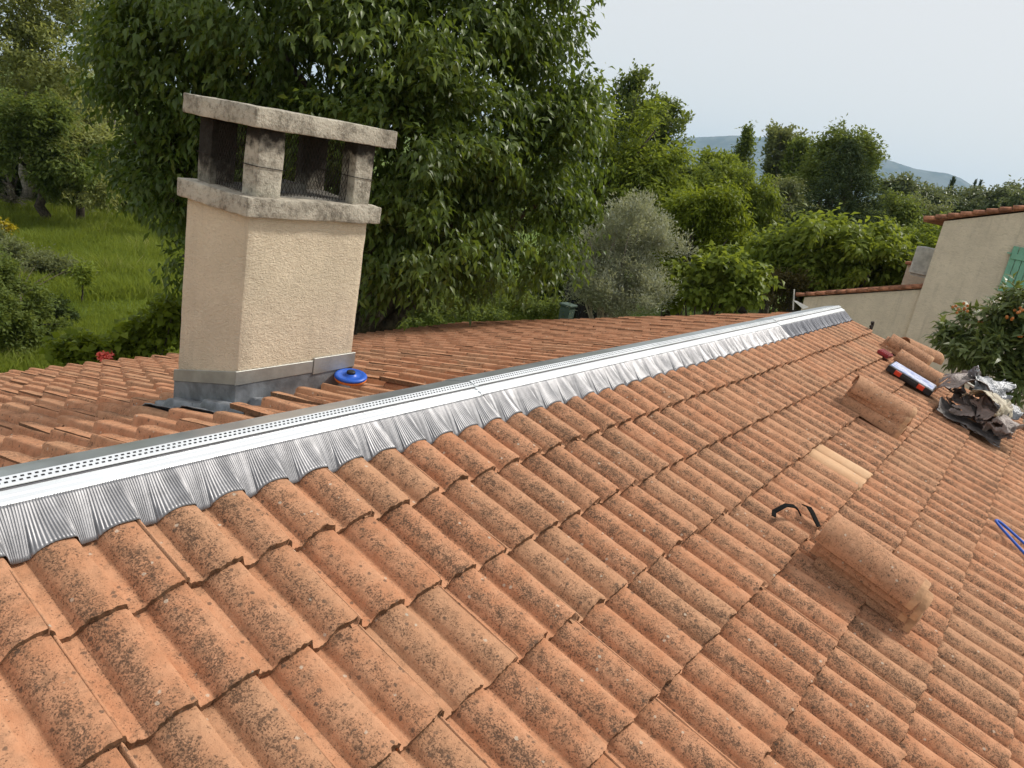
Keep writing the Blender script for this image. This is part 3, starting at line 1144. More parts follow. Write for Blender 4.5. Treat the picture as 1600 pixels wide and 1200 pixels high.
sheet('brown', 7.10, 1.70, .10, .55, .50, 10, 1.2, .050, 5, 'brown crumpled flashing sheet at the bottom of the scrap pile')
sheet('dark', 7.18, 1.60, .16, .45, .40, 40, 2.2, .045, 6, 'blackened curled sheet showing dark hollows in the scrap pile')
sheet('cream', 7.10, 1.68, .29, .46, .38, 70, 2.8, .03, 7, 'cream-backed curled flashing sheet in the middle of the scrap pile')
sheet('brown', 7.00, 1.80, .19, .46, .42, -30, 2.2, .055, 9, 'ragged brown sheet hanging at the low edge of the scrap pile')
sheet('silver', 7.26, 1.58, .35, .44, .34, 30, 2.4, .045, 8, 'shiny silver crumpled sheet on top of the scrap pile')
sheet('silver', 7.42, 1.80, .22, .52, .36, -15, 1.8, .045, 12, 'long silver torn strip on the right side of the scrap pile')
sheet('brown', 7.30, 1.48, .27, .52, .44, 100, 2.6, .05, 14, 'brown folded flap on the left side of the scrap pile')
sheet('dark', 7.00, 1.66, .02, .60, .55, 0, .6, .03, 15, 'flattened dark sheet under the scrap pile')

# zinc gutter strip at the verge
gs = MB().box((8.62, 0, -.06), (8.98, .03, .02))
V = [near_pt(8.60, 1.30, .03), near_pt(8.84, 1.30, .00), near_pt(8.84, 4.5, .00), near_pt(8.60, 4.5, .03)]
tag(MB().prism(V, (0, 0, -.02)).build('verge_strip', M['zinc'], None), 'grey zinc strip running down the verge behind the scrap pile', 'verge strip')

# ------------------------------------------------------------------ ground
def mat_ground():
    t = NT('meadow_ground')
    c = t.n.new('ShaderNodeNewGeometry').outputs['Position']
    n = t.noise(c, .35, 5, .6); n2 = t.noise(c, 3.0, 4, .6)
    col = t.mix(t.step(n, .35, .65), (0.075, 0.125, 0.022), (0.135, 0.175, 0.042))
    col = t.mix(t.math('MULTIPLY', t.step(n2, .5, .75), .5), col, (0.11, 0.13, 0.045))
    t.princ(col, .95, 0, t.bump(n2, .8, .2), .1)
    return t.m


gm = mat_ground()
xs = np.concatenate([np.linspace(-1400, -60, 8), np.linspace(-40, 80, 61), np.linspace(100, 5100, 12)])
GX, GY = np.meshgrid(xs, xs)
rng = np.random.default_rng(2)
GZ = np.full(GX.shape, G)
near = (np.abs(GX) < 70) & (np.abs(GY) < 70)
GZ = GZ + np.where(near, .12 * np.sin(GX * .31 + 1) * np.sin(GY * .27), 0)
n = len(xs)
i = np.arange((n - 1) * n).reshape(n - 1, n)[:, :-1].ravel()
ground = mesh_obj('ground', mesh_np('ground', np.stack([GX, GY, GZ], -1), np.stack([i, i + 1, i + n + 1, i + n], -1), (gm,), True))
tag(ground, kind='structure')
terr = MB().box((X_END - .2, -14, G + .05), (13.9, 1.0, G + .16)).build('terrace', M['terrace'], None)
tag(terr, kind='structure')


# ------------------------------------------------------------------ foliage machinery
def unit(a):
    return a / (np.linalg.norm(a, axis=-1, keepdims=True) + 1e-9)


def leaf_mesh(name, centers, out, m, cr, L, Wd, droop, jit, mat, rng, fold=.25, detail=True, clump=None):
    """leaf sprays: every center carries m leaves set along a short twig"""
    n = len(centers)
    if clump is None: clump = rng.random(n)
    r = unit(out + rng.normal(0, .45, (n, 3)))
    r[:, 2] -= droop * .6
    r = unit(r)
    up = np.array([0, 0, 1.0])
    side = unit(np.cross(r, up + rng.normal(0, .2, (n, 3))))
    Bs = []; Ds = []; Rn = []
    for k in range(m):
        f = (k + .5) / m
        s = 1 if k % 2 else -1
        b = centers + r * (cr * (f - .3)) + rng.normal(0, cr * .13, (n, 3))
        d = r * .65 + side * (s * .8) + rng.normal(0, jit, (n, 3))
        d[:, 2] -= droop
        Bs.append(b); Ds.append(unit(d)); Rn.append(np.clip(.45 * clump + .55 * rng.random(n), 0, 1))
    B = np.concatenate(Bs); D = np.concatenate(Ds); R = np.concatenate(Rn)
    N_ = len(B)
    Wv = unit(np.cross(D, up + rng.normal(0, .45, (N_, 3))))
    Nn = np.cross(Wv, D)
    ln = (L * rng.uniform(.65, 1.2, N_))[:, None]
    wd = (Wd * rng.uniform(.75, 1.15, N_))[:, None]
    if detail:
        mid = B + D * ln * .5 + Nn * ln * .05
        l_ = B + D * ln * .45 + Wv * wd * .5 + Nn * wd * fold
        r_ = B + D * ln * .45 - Wv * wd * .5 + Nn * wd * fold
        tip = B + D * ln - Nn * ln * .16
        V = np.stack([B, l_, mid, r_, tip], 1).reshape(-1, 3)
        o = (np.arange(N_) * 5)[:, None]
        F = np.concatenate([o + np.array([[0, 2, 1]]), o + np.array([[0, 3, 2]]), o + np.array([[1, 2, 4]]), o + np.array([[2, 3, 4]])])
        rr = np.tile(R, 4)
    else:
        l_ = B + D * ln * .45 + Wv * wd * .5 + Nn * wd * fold
        r_ = B + D * ln * .45 - Wv * wd * .5 + Nn * wd * fold
        tip = B + D * ln
        V = np.stack([B, l_, tip, r_], 1).reshape(-1, 3)
        o = (np.arange(N_) * 4)[:, None]
        F = np.concatenate([o + np.array([[0, 2, 1]]), o + np.array([[0, 3, 2]])])
        rr = np.tile(R, 2)
    return mesh_np(name, V, F, (mat,), False, rr)


def blob_points(rng, lobes, n, sub=26, spread=.17, rmin=.45):
    """cluster centres grouped in clumps over ellipsoid lobes"""
    lobes = np.array(lobes, float)
    wt = (lobes[:, 3] * lobes[:, 4] + lobes[:, 3] * lobes[:, 5]); wt = wt / wt.sum()
    C_ = []; O_ = []; K_ = []
    for lb, w in zip(lobes, wt):
        cnt = max(8, int(n * w))
        d = unit(rng.normal(0, 1, (sub, 3)))
        rho = rmin + (1.16 - rmin) * rng.random(sub) ** .7
        pick = rng.integers(0, sub, cnt)
        sp = spread * rng.uniform(.45, 1.25, sub)
        p = d[pick] * rho[pick, None] + rng.normal(0, 1, (cnt, 3)) * sp[pick, None]
        tone = rng.random(sub)
        C_.append(lb[:3] + p * lb[3:6]); O_.append(unit(p + .15 * d[pick])); K_.append(np.clip(tone[pick] + rng.normal(0, .15, cnt), 0, 1))
    return np.concatenate(C_), np.concatenate(O_), np.concatenate(K_)


def lobes_px(lst, D):
    """(px, py, rx_px, ry_px, depth offset) seen in the photo, given real distance -> world ellipsoids"""
    out = []
    for (px, py, rx, ry, dd) in lst:
        p = at(px, py, D + dd)
        depth = float((RW.T @ np.array(p - CAM))[2])
        a = rx * depth / FPX; b = ry * depth / FPX
        out.append((p.x, p.y, p.z, a, a, b))
    return out


def shatter(lobes, rng, k=6, smin=.27, smax=.54, reach=.92):
    out = []
    for lb in lobes:
        lb = np.array(lb)
        for _ in range(k):
            d = unit(rng.normal(0, 1, 3)) * reach * rng.random() ** .45
            s_ = rng.uniform(smin, smax)
            out.append(tuple(np.concatenate([lb[:3] + d * lb[3:], lb[3:] * s_ * np.array([1, 1, rng.uniform(.8, 1.15)])])))
    return out


def trunk_mb(base, lobes, r, rng, nl=10, crook=.12):
    mb = MB()
    base = Vector(base)
    cen = np.mean(np.array(lobes)[:, :3], 0)
    top = Vector(cen)
    fork = base.lerp(Vector((base.x * .6 + top.x * .4, base.y * .6 + top.y * .4, top.z)), .55)
    pts = []
    for f in np.linspace(0, 1, 6):
        q = base.lerp(fork, f); q += Vector((rng.normal(0, crook * r * 3), rng.normal(0, crook * r * 3), 0)) * (0 if f == 0 else 1)
        pts.append(q)
    mb.tube(pts, [r * (1.25 - .5 * f) for f in np.linspace(0, 1, 6)], 9)
    L = np.array(lobes)
    for k in range(nl):
        lb = L[k % len(L)]
        tgt = Vector(lb[:3] + rng.normal(0, .38, 3) * lb[3:6])
        st = pts[rng.integers(3, 6)]
        mid = st.lerp(tgt, .5) + Vector((rng.normal(0, .2), rng.normal(0, .2), abs(rng.normal(0, .25)))) * (tgt - st).length * .25
        pp = []
        for f in np.linspace(0, 1, 6):
            pp.append(st.lerp(mid, f).lerp(mid.lerp(tgt, f), f))
        mb.tube(pp, [r * .5 * (1 - .85 * f) + .004 for f in np.linspace(0, 1, 6)], 6)
    return mb


def plant(name, label, cat, base, lobes, n, m, cr, L, Wd, mat, seed, droop=.3, jit=.5, trunk_r=.12, bark='bark', detail=False,
          group=None, sub=26, spread=.17, rmin=.45, nl=10, fold=.25, k=6, smin=.27, smax=.54, reach=.92):
    rng = np.random.default_rng(seed)
    if k:
        lobes = shatter(lobes, rng, k, smin, smax, reach); sub = max(8, sub // 3)
    lm = np.array(lobes)[:, :2].mean(0)
    if math.hypot(base[0] - lm[0], base[1] - lm[1]) > 4.0:
        base = Vector((lm[0], lm[1], G))
    t = empty(name, base, label, cat, group)
    c, o, k = blob_points(rng, lobes, n, sub, spread, rmin)
    keep = c[:, 2] > G + .05
    me = leaf_mesh('crown', c[keep], o[keep], m, cr, L, Wd, droop, jit, mat, rng, fold, detail, k[keep])
    mesh_obj('crown', me, t)
    if trunk_r:
        trunk_mb(base, lobes, trunk_r, rng, nl).build('trunk', M[bark], t, True)
    return t


LF = {
    'walnut': mat_leaf('leaf_walnut', (0.048, 0.086, 0.016), (0.135, 0.190, 0.034), .42, .38, (0.21, 0.27, 0.05), .42),
    'poplar': mat_leaf('leaf_poplar', (0.17, 0.20, 0.07), (0.36, 0.385, 0.16), .45, .08),
    'olive': mat_leaf('leaf_olive', (0.20, 0.22, 0.155), (0.42, 0.44, 0.34), .3, .2, (0.54, 0.56, 0.47)),
    'fresh': mat_leaf('leaf_fresh', (0.10, 0.145, 0.022), (0.245, 0.30, 0.052), .45, .10),
    'lime': mat_leaf('leaf_lime', (0.105, 0.150, 0.016), (0.235, 0.285, 0.034), .46, .1),
    'mid': mat_leaf('leaf_mid', (0.075, 0.112, 0.027), (0.19, 0.235, 0.066), .42, .08),
    'grey': mat_leaf('leaf_greygreen', (0.10, 0.125, 0.056), (0.235, 0.26, 0.13), .38, .08),
    'dark': mat_leaf('leaf_dark', (0.030, 0.050, 0.015), (0.082, 0.110, 0.034), .25, .08),
    'conifer': mat_leaf('leaf_conifer', (0.030, 0.050, 0.023), (0.075, 0.10, 0.046), .15, .04, None, .8),
    'loquat': mat_leaf('leaf_loquat', (0.065, 0.10, 0.03), (0.18, 0.22, 0.07), .3, .4, (0.24, 0.28, 0.12)),
    'far': mat_leaf('leaf_far', (0.095, 0.12, 0.062), (0.19, 0.22, 0.115), .3, .2),
    'grass': mat_leaf('grass_blade', (0.115, 0.165, 0.026), (0.255, 0.31, 0.060), .45, .05, (0.42, 0.39, 0.18)),
}

# --- the big broad-leaved tree behind the chimney
base = at(583, 560, 12.0); base.z = G
big_l = lobes_px([(560, 60, 210, 150, 0), (380, 60, 170, 150, .3), (250, 150, 90, 130, .2), (720, 90, 150, 140, .2), (800, 200, 120, 130, .4),
                  (640, 250, 170, 120, -.8), (480, 230, 140, 120, 0), (330, 240, 110, 90, .4), (690, 370, 110, 80, -1.0), (820, 340, 90, 110, 0),
                  (262, 290, 60, 60, -.2), (292, 420, 30, 50, -.8), (215, 260, 35, 45, 0), (600, 380, 60, 90, -1.2), (760, -60, 130, 110, .3), (520, -110, 260, 110, .3),
                  (860, 110, 60, 110, .5), (430, 360, 90, 80, .8), (870, 250, 75, 110, .4), (240, 40, 80, 110, .4)], 11.0)
plant('broadleaf_tree', 'huge dark broad-leaved tree hanging over the roof behind the chimney', 'tree', base, big_l, 12500, 8, .32, .135, .052,
      LF['walnut'], 21, droop=.75, jit=.42, trunk_r=.26, detail=True, sub=40, spread=.15, rmin=.35, nl=22, fold=.3, k=0)

# --- left side
def poplar(label, D, px, ptop, pbot, wpx, mat, seed, group, lean=0.0, nb=46, leaf=.24, spire=1.0):
    """ascending branches clothed in leaves, narrow feathery outline"""
    rng = np.random.default_rng(seed)
    a = at(px, ptop, D); b = at(px - (pbot - ptop) * .17, pbot, D)
    base = Vector((b.x, b.y, G))
    t = empty('poplar_tree', base, label, 'tree', group)
    depth = float((RW.T @ np.array(a - CAM))[2])
    wm = wpx * depth / FPX / 2
    hh = a.z - b.z
    axis = np.array(a - b); b_ = np.array(b)
    C_ = []; O_ = []; K_ = []
    mb = MB()
    mb.tube([base, b, b.lerp(a, .6), a], [.22, .16, .08, .01], 7)
    for k in range(nb):
        f = (k / nb) ** .9 * .93
        st = b_ + axis * f
        an_ = rng.uniform(0, 6.283)
        reach = wm * (1 - f) ** (.55 * spire) * rng.uniform(.55, 1.1) * (.55 + .45 * min(1, f * 4))
        rise = min(hh * (1.02 - f), reach * rng.uniform(1.2, 2.6) + .3)
        end = st + np.array([math.cos(an_) * reach, math.sin(an_) * reach, rise])
        m = int(7 + 15 * reach / max(wm, .1) + rise * 3.5)
        ff = rng.random(m) ** .75
        bow = np.stack([ff ** .7, ff ** .7, ff ** 1.25], -1)
        p = st + (end - st) * bow + rng.normal(0, .09 * (1 + wm * .12), (m, 3))
        C_.append(p); O_.append(np.tile(unit((end - st)[None])[0], (m, 1))); K_.append(np.full(m, rng.random()))
        if k % 2 == 0:
            mb.tube([tuple(st), tuple(st + (end - st) * np.array([.66, .66, .45])), tuple(end)], [.035, .02, .005], 4)
    C_ = np.concatenate(C_); O_ = np.concatenate(O_); K_ = np.clip(np.concatenate(K_) + rng.normal(0, .15, len(C_)), 0, 1)
    mesh_obj('crown', leaf_mesh('crown', C_, O_, 6, leaf * 2.2, leaf, leaf * .55, -.15, .5, mat, rng, .2, False, K_), t)
    mb.build('trunk', M['bark_pale'], t, True)


TB = 'pale trees along the far edge of the meadow'


def px_ground(px, py):
    d = ray(px, py)
    t = (G - CAM.z) / d.z
    return CAM + d * t


plant('poplar_tree', 'tall pale poplar filling the top left corner', 'tree', px_ground(40, 318), lobes_px([(60, 60, 95, 80, 0), (0, 130, 90, 110, 0), (110, 140, 60, 80, -1), (40, 230, 90, 60, 0), (70, -60, 110, 110, 0), (-60, 10, 90, 110, 0)], 32), 5200, 6, .55, .17, .085,
      LF['poplar'], 31, .25, .6, .2, 'bark_pale', sub=40, group=TB)
plant('poplar_tree', 'pale poplar just left of the big dark tree', 'tree', px_ground(165, 322), lobes_px([(150, 60, 50, 90, 0), (150, 190, 55, 90, 0), (165, 260, 60, 60, 0), (190, -40, 90, 90, 0)], 34), 3200, 6, .55, .17, .085,
      LF['poplar'], 32, .25, .6, .2, 'bark_pale', sub=34, group=TB)
plant('young_tree', 'young tree with bare trunk in the meadow, left of the pair', 'tree', px_ground(66, 350), lobes_px([(70, 250, 62, 62, 0), (40, 215, 50, 55, 0), (90, 200, 45, 50, 0)], 29), 2300, 6, .5, .19, .08,
      LF['mid'], 33, .45, .5, .15, group='pair of young trees in the meadow')
plant('young_tree', 'young tree with bare trunk in the meadow, right of the pair', 'tree', px_ground(122, 352), lobes_px([(135, 270, 48, 42, 0), (115, 245, 40, 40, 0), (150, 235, 40, 40, 0)], 29.5), 1900, 6, .5, .17, .075,
      LF['poplar'], 34, .4, .5, .13, group='pair of young trees in the meadow')
WB = 'dark wood behind the meadow'
for k, (px, py, rx, ry, lab) in enumerate([(20, 275, 70, 50, 'dark shrub mass at the left edge behind the meadow'), (110, 285, 60, 40, 'dark undergrowth behind the pair of young trees'),
                                           (215, 275, 70, 60, 'dark thicket behind the meadow left of the chimney cap'), (330, 330, 90, 80, 'dark thicket behind the meadow hidden partly by the chimney')]):
    plant('thicket', lab, 'shrub', px_ground(px, 322), lobes_px([(px, py, rx, ry, 0), (px - 20, py - 40, rx, ry, 2)], 36), 1500, 6, .6, .22, .11, LF['dark'], 40 + k, .3, .6, .12, group=WB)
plant('dead_brush', 'grey leafless brush at the left edge of the meadow', 'shrub', px_ground(18, 325), lobes_px([(15, 305, 30, 18, 0)], 31), 50, 2, .3, .1, .03, LF['grey'], 47, .1, .8, .03, 'bark_pale', nl=60)
plant('meadow_shrub', 'dense dark green shrub at the left edge above the roof', 'shrub', px_ground(20, 545), lobes_px([(10, 490, 62, 62, 0), (60, 495, 36, 48, .3), (-30, 450, 50, 60, .4)], 16), 2600, 7, .28, .085, .045,
      LF['mid'], 51, .2, .6, .05, sub=40)
plant('meadow_shrub', 'grey green scrub above the dense shrub at the left edge', 'shrub', px_ground(30, 480), lobes_px([(10, 412, 50, 22, 0), (60, 415, 40, 16, 0), (100, 425, 26, 9, 0), (0, 385, 26, 14, 1)], 22), 2200, 6, .35, .10, .04,
      LF['grey'], 52, .1, .7, .03, sub=40)
plant('yellow_shrub', 'small yellow flowering shrub at the left frame edge', 'shrub', px_ground(5, 385), lobes_px([(3, 354, 12, 7, 0)], 26), 80, 5, .2, .1, .07, mat_leaf('leaf_yellow', (0.25, 0.20, 0.01), (0.45, 0.36, 0.02), .3, .2), 53, .1, .6, .03)
plant('low_bush', 'dark low bush right of the dense shrub in the meadow', 'shrub', px_ground(100, 505), lobes_px([(95, 488, 30, 12, 0)], 18.3), 420, 6, .22, .09, .04, LF['dark'], 54, .1, .6, .03)
plant('vine', 'bright lime green vine growing below the eave left of the chimney', 'vine', px_ground(240, 560), lobes_px([(250, 515, 40, 38, 0), (215, 540, 50, 22, 0), (150, 552, 50, 12, 0), (265, 480, 22, 25, 0)], 11.5), 620, 5, .26, .12, .115,
      LF['lime'], 55, .3, .5, .025, sub=40, detail=True)
plant('sapling', 'thin young sapling standing in the middle of the meadow', 'tree', px_ground(128, 475), lobes_px([(130, 432, 12, 16, 0)], 19.5), 110, 5, .25, .13, .05, LF['fresh'], 56, .4, .5, .02, nl=4)

# coral flower
fl = empty('coral_flower', at(163, 566, 11.0), 'coral pink flower head rising just behind the eave', 'flower')
rng = np.random.default_rng(8)
c = np.array(at(163, 556, 10.6)) + rng.normal(0, 1, (34, 3)) * np.array([.045, .045, .018])
mesh_obj('petals', leaf_mesh('petals', c, unit(rng.normal(0, 1, (34, 3))), 4, .05, .06, .045, 0, .7, M['coral'], rng, .2, True), fl)
p0 = at(163, 566, 10.6); p1 = Vector(p0); p1.z = G
MB().tube([p1, p1.lerp(p0, .5) + Vector((.05, 0, 0)), p0], .012, 6).build('stem', LF['mid'], fl)

# --- centre: behind the right half of the big tree
TM = 'trees in the wood right of the big tree'
plant('undergrowth', 'dark hedge below the big tree right of the chimney', 'hedge', px_ground(640, 512), lobes_px([(610, 498, 45, 16, 0), (680, 492, 40, 14, 0), (740, 488, 45, 12, .3), (830, 480, 55, 14, 1)], 17), 1800, 6, .3, .10, .05, LF['mid'], 61, .1, .6, .04, sub=40)
for k, (px, py, rx, ry, D, lab) in enumerate([(760, 360, 120, 110, 27, 'dark tree deep behind the big tree, right of the chimney'), (640, 400, 100, 90, 28, 'dark tree deep behind the big tree, next to the chimney shaft'),
                                              (900, 400, 100, 110, 26, 'dark tree behind the olive, left side'), (440, 300, 130, 120, 30, 'dark tree hidden behind the chimney')]):
    plant('dark_tree', lab, 'tree', px_ground(px, 470), lobes_px([(px, py, rx, ry, 0), (px + 30, py - 90, rx * .8, ry * .8, 1)], D), 1700, 6, .6, .22, .11, LF['dark'], 65 + k, .4, .5, .2, group='dark trees deep behind the big tree')
plant('olive_tree', 'silvery grey olive tree standing beyond the ridge', 'tree', px_ground(985, 520), lobes_px([(980, 375, 60, 48, 0), (935, 405, 52, 48, .2), (1030, 372, 42, 46, .3), (925, 448, 52, 34, -.2), (1005, 432, 52, 42, -.4), (985, 342, 46, 26, 0), (960, 440, 50, 36, -.5), (935, 470, 42, 20, -.3), (1000, 468, 44, 22, -.5), (960, 478, 30, 14, -.6)], 15), 4000, 10, .34, .080, .020,
      LF['olive'], 71, -.45, .35, .06, 'bark_pale', sub=36, spread=.16, nl=16, k=8, smin=.17, smax=.34, reach=.98)
plant('lime_tree', 'bright yellow-green tree behind the olive to its right', 'tree', px_ground(1100, 470), lobes_px([(1100, 345, 55, 40, 0), (1080, 385, 60, 35, 0), (1130, 370, 45, 50, 0), (1110, 310, 40, 20, 0), (1065, 340, 35, 30, 0)], 21), 2600, 7, .45, .16, .055, LF['lime'], 72, .6, .4, .13, nl=14, sub=30)
plant('fig_bush', 'large-leaved green bush low beside the olive', 'shrub', px_ground(1120, 520), lobes_px([(1110, 440, 58, 40, 0), (1160, 450, 45, 36, .2), (1075, 430, 40, 40, .4), (1135, 415, 40, 25, .3)], 15.5), 1150, 6, .3, .17, .11, LF['fresh'], 73, .5, .45, .06, detail=True, sub=30)
plant('cherry_tree', 'broad bright-leaved tree just left of the neighbouring house', 'tree', px_ground(1320, 500), lobes_px([(1290, 395, 75, 45, 0), (1370, 410, 60, 45, 0), (1230, 420, 60, 38, .2), (1310, 440, 90, 34, -.2), (1255, 375, 45, 28, .2), (1330, 375, 40, 25, 0), (1400, 440, 40, 36, 0)], 18), 3000, 6, .42, .20, .085,
      LF['fresh'], 74, .55, .42, .14, detail=True, sub=34)
plant('brown_bush', 'brownish dry bush at the corner of the low neighbouring roof', 'shrub', px_ground(1220, 500), lobes_px([(1215, 455, 40, 22, 0), (1240, 440, 25, 14, 0)], 17), 700, 6, .25, .10, .035, mat_leaf('leaf_dry', (0.06, 0.05, 0.02), (0.13, 0.11, 0.035), .3, .2), 75, .2, .6, .03)
plant('broadleaf_tree', 'mid green rounded tree next to the right edge of the big tree', 'tree', px_ground(960, 460), lobes_px([(960, 250, 70, 90, 0), (1000, 310, 75, 65, 0), (930, 180, 40, 60, 0), (1040, 280, 60, 45, 0), (900, 330, 60, 80, 0)], 23), 3600, 6, .5, .19, .075, LF['fresh'], 76, .55, .45, .2, group=TM, sub=34)
plant('willow_tree', 'feathery light green tree between the lime tree and the conifer', 'tree', px_ground(1165, 440), lobes_px([(1150, 300, 36, 34, 0), (1165, 335, 40, 55, 0), (1115, 300, 36, 34, 0), (1190, 325, 28, 45, 0)], 30), 2600, 7, .5, .18, .055, LF['fresh'], 79, .8, .4, .18, group=TM, sub=30)
plant('willow_tree', 'grey green willow left of the tall conifer', 'tree', px_ground(1225, 440), lobes_px([(1222, 320, 30, 46, 0), (1250, 345, 40, 50, 0), (1205, 375, 40, 40, 0)], 33), 2400, 7, .5, .18, .06, LF['grey'], 80, .6, .4, .18, group=TM, sub=30)
plant('airy_tree', 'tall airy tree rising behind the dark conifer', 'tree', px_ground(1320, 420), lobes_px([(1330, 225, 40, 26, 0), (1290, 245, 36, 30, 0), (1355, 250, 25, 35, 0), (1310, 275, 50, 34, 0), (1260, 285, 30, 30, 0)], 36), 2300, 6, .5, .2, .09, LF['mid'], 83, .3, .55, .2, group=TM, sub=44, nl=18)
poplar('tall narrow poplar standing highest against the sky', 42, 994, 117, 330, 92, LF['mid'], 77, TM, nb=60)
poplar('second poplar against the sky, spreading to the right', 44, 1046, 165, 330, 92, LF['mid'], 78, TM, nb=50)
poplar('slender spire-topped poplar in front of the mountain', 55, 1170, 200, 330, 52, LF['mid'], 81, TM, nb=36, leaf=.26, spire=1.6)
poplar('fan-shaped poplar left of the airy tree in front of the mountain', 52, 1222, 209, 330, 84, LF['grey'], 82, TM, nb=46, leaf=.26)
poplar('small feathery poplar right of the fan-shaped one', 50, 1250, 226, 330, 60, LF['mid'], 84, TM, nb=36, leaf=.26)
poplar('light feathery poplar between the second poplar and the spire', 48, 1118, 246, 340, 76, LF['fresh'], 85, TM, nb=40, leaf=.26)
# conifer: whorled drooping boughs
cb = px_ground(1330, 470)
con = empty('conifer_tree', cb, 'dark layered conifer beyond the bright-leaved tree', 'tree')
rng = np.random.default_rng(90)
tip = at(1328, 222, 28); bas = at(1322, 440, 28)
cc = []; oo = []
Hc = tip.z - bas.z
for k in range(26):
    f = k / 25
    z = bas.z + Hc * f
    Rr = (1 - f) ** .8 * 2.9 + .12
    for j in range(int(7 + 8 * (1 - f))):
        a = rng.uniform(0, 6.283); rl = Rr * rng.uniform(.7, 1.1)
        for q in np.linspace(.15, 1, int(4 + rl * 7)):
            p = np.array([tip.x + (bas.x - tip.x) * (1 - f) + math.cos(a) * rl * q, tip.y + (bas.y - tip.y) * (1 - f) + math.sin(a) * rl * q, z - .32 * rl * q * q + rng.normal(0, .05)])
            cc.append(p + rng.normal(0, .06, 3)); oo.append((math.cos(a), math.sin(a), -.1))
mesh_obj('crown', leaf_mesh('crown', np.array(cc), np.array(oo), 6, .30, .20, .045, .15, .5, LF['conifer'], rng, .1, False), con)
MB().tube([cb, tip], [.3, .02], 8).build('trunk', M['bark'], con, True)
TR = 'far trees on the skyline at the right'
for k, (px, py, rx, ry, D, mt, lab) in enumerate([
        (1400, 335, 36, 34, 40, 'mid', 'mid green tree right of the conifer'), (1440, 340, 36, 30, 44, 'grey', 'pale tree above the air conditioner side of the house'),
        (1385, 370, 50, 50, 34, 'mid', 'leafy tree between the conifer and the neighbouring house'), (1430, 385, 40, 50, 32, 'fresh', 'green tree touching the corner of the neighbouring house'),
        (1480, 314, 32, 13, 75, 'far', 'hazy tree below the lone cypress'), (1530, 312, 34, 14, 78, 'far', 'hazy tree on the skyline above the house verge'),
        (1575, 308, 36, 17, 76, 'far', 'hazy tree on the skyline at the right frame edge'), (1635, 305, 40, 25, 70, 'far', 'hazy tree just past the right frame edge'),
        (1440, 308, 26, 14, 70, 'far', 'hazy tree between conifer and cypress on the skyline'), (1405, 292, 20, 16, 60, 'far', 'hazy feathery tree against the end of the mountain'),
        (1090, 318, 55, 34, 40, 'fresh', 'light green tree below the second poplar'), (1075, 268, 30, 18, 46, 'mid', 'small rounded tree under the mountain edge')]):
    plant('far_tree', lab, 'tree', px_ground(px, 420 if D < 50 else 400), lobes_px([(px, py, rx, ry, 0), (px + rx * .5, py + ry * .5, rx * .8, ry * .8, 0), (px - rx * .6, py + ry * .6, rx * .7, ry * .7, 1)], D), 1100 if D < 50 else 750, 6, .6 if D < 50 else .9, .2 if D < 50 else .34, .09 if D < 50 else .16, LF[mt], 100 + k, .35, .55, .18, group=TR)


for k, (px, py, rx, ry, D, mt, lab) in enumerate([
        (1100, 330, 50, 40, 36, 'fresh', 'leafy tree filling the wood behind the lime tree'), (1190, 350, 50, 50, 36, 'mid', 'leafy tree filling the wood left of the conifer'),
        (1265, 340, 45, 55, 38, 'mid', 'leafy tree filling the wood just behind the conifer on its left'), (1345, 340, 50, 50, 40, 'grey', 'pale tree filling the wood just behind the conifer on its right'),
        (1020, 330, 50, 55, 30, 'mid', 'leafy tree directly behind the top of the olive'), (1060, 410, 40, 50, 22, 'mid', 'leafy shrub tree right behind the olive on its right side')]):
    plant('wood_tree', lab, 'tree', px_ground(px, 440), lobes_px([(px, py, rx, ry, 0), (px + rx * .5, py + ry * .5, rx * .8, ry * .8, 0), (px - rx * .6, py + ry * .6, rx * .7, ry * .7, 1)], D), 1300, 6, .55, .19, .085, LF[mt], 150 + k, .35, .55, .16, group='trees filling the wood')


def cypress(px, ptop, pbot, D, wpx, lab, seed):
    rng = np.random.default_rng(seed)
    a = at(px, ptop, D); b = at(px - 8, pbot, D); b.z = a.z - 6
    wd = wpx * D / FPX / 2
    t = empty('cypress', (b.x, b.y, G), lab, 'tree', 'cypresses on the skyline')
    f = rng.random(900) ** .8
    an = rng.uniform(0, 6.283, 900)
    r = wd * np.clip(f * 2.2 + .05, 0, 1) ** .7 * rng.random(900) ** .4
    P = np.stack([a.x + r * np.cos(an), a.y + r * np.sin(an), a.z + (b.z - a.z) * (1 - np.clip(1 - f, 0, 1))], -1)
    mesh_obj('crown', leaf_mesh('crown', P, np.stack([np.cos(an) * .3, np.sin(an) * .3, np.ones(900)], -1), 4, .22, .26, .07, -.7, .2, LF['conifer'], rng, .1, False), t)
    MB().tube([(a.x, a.y, G), (a.x, a.y, a.z - 1)], [.2, .04], 6).build('trunk', M['bark'], t)


cypress(1490, 279, 306, 80, 10, 'tall dark cypress standing alone on the skyline', 1)
cypress(1525, 282, 300, 120, 4, 'small thin cypress to the right of the tall one', 2)
cypress(1533, 283, 300, 121, 4, 'smallest cypress farthest right on the skyline', 3)

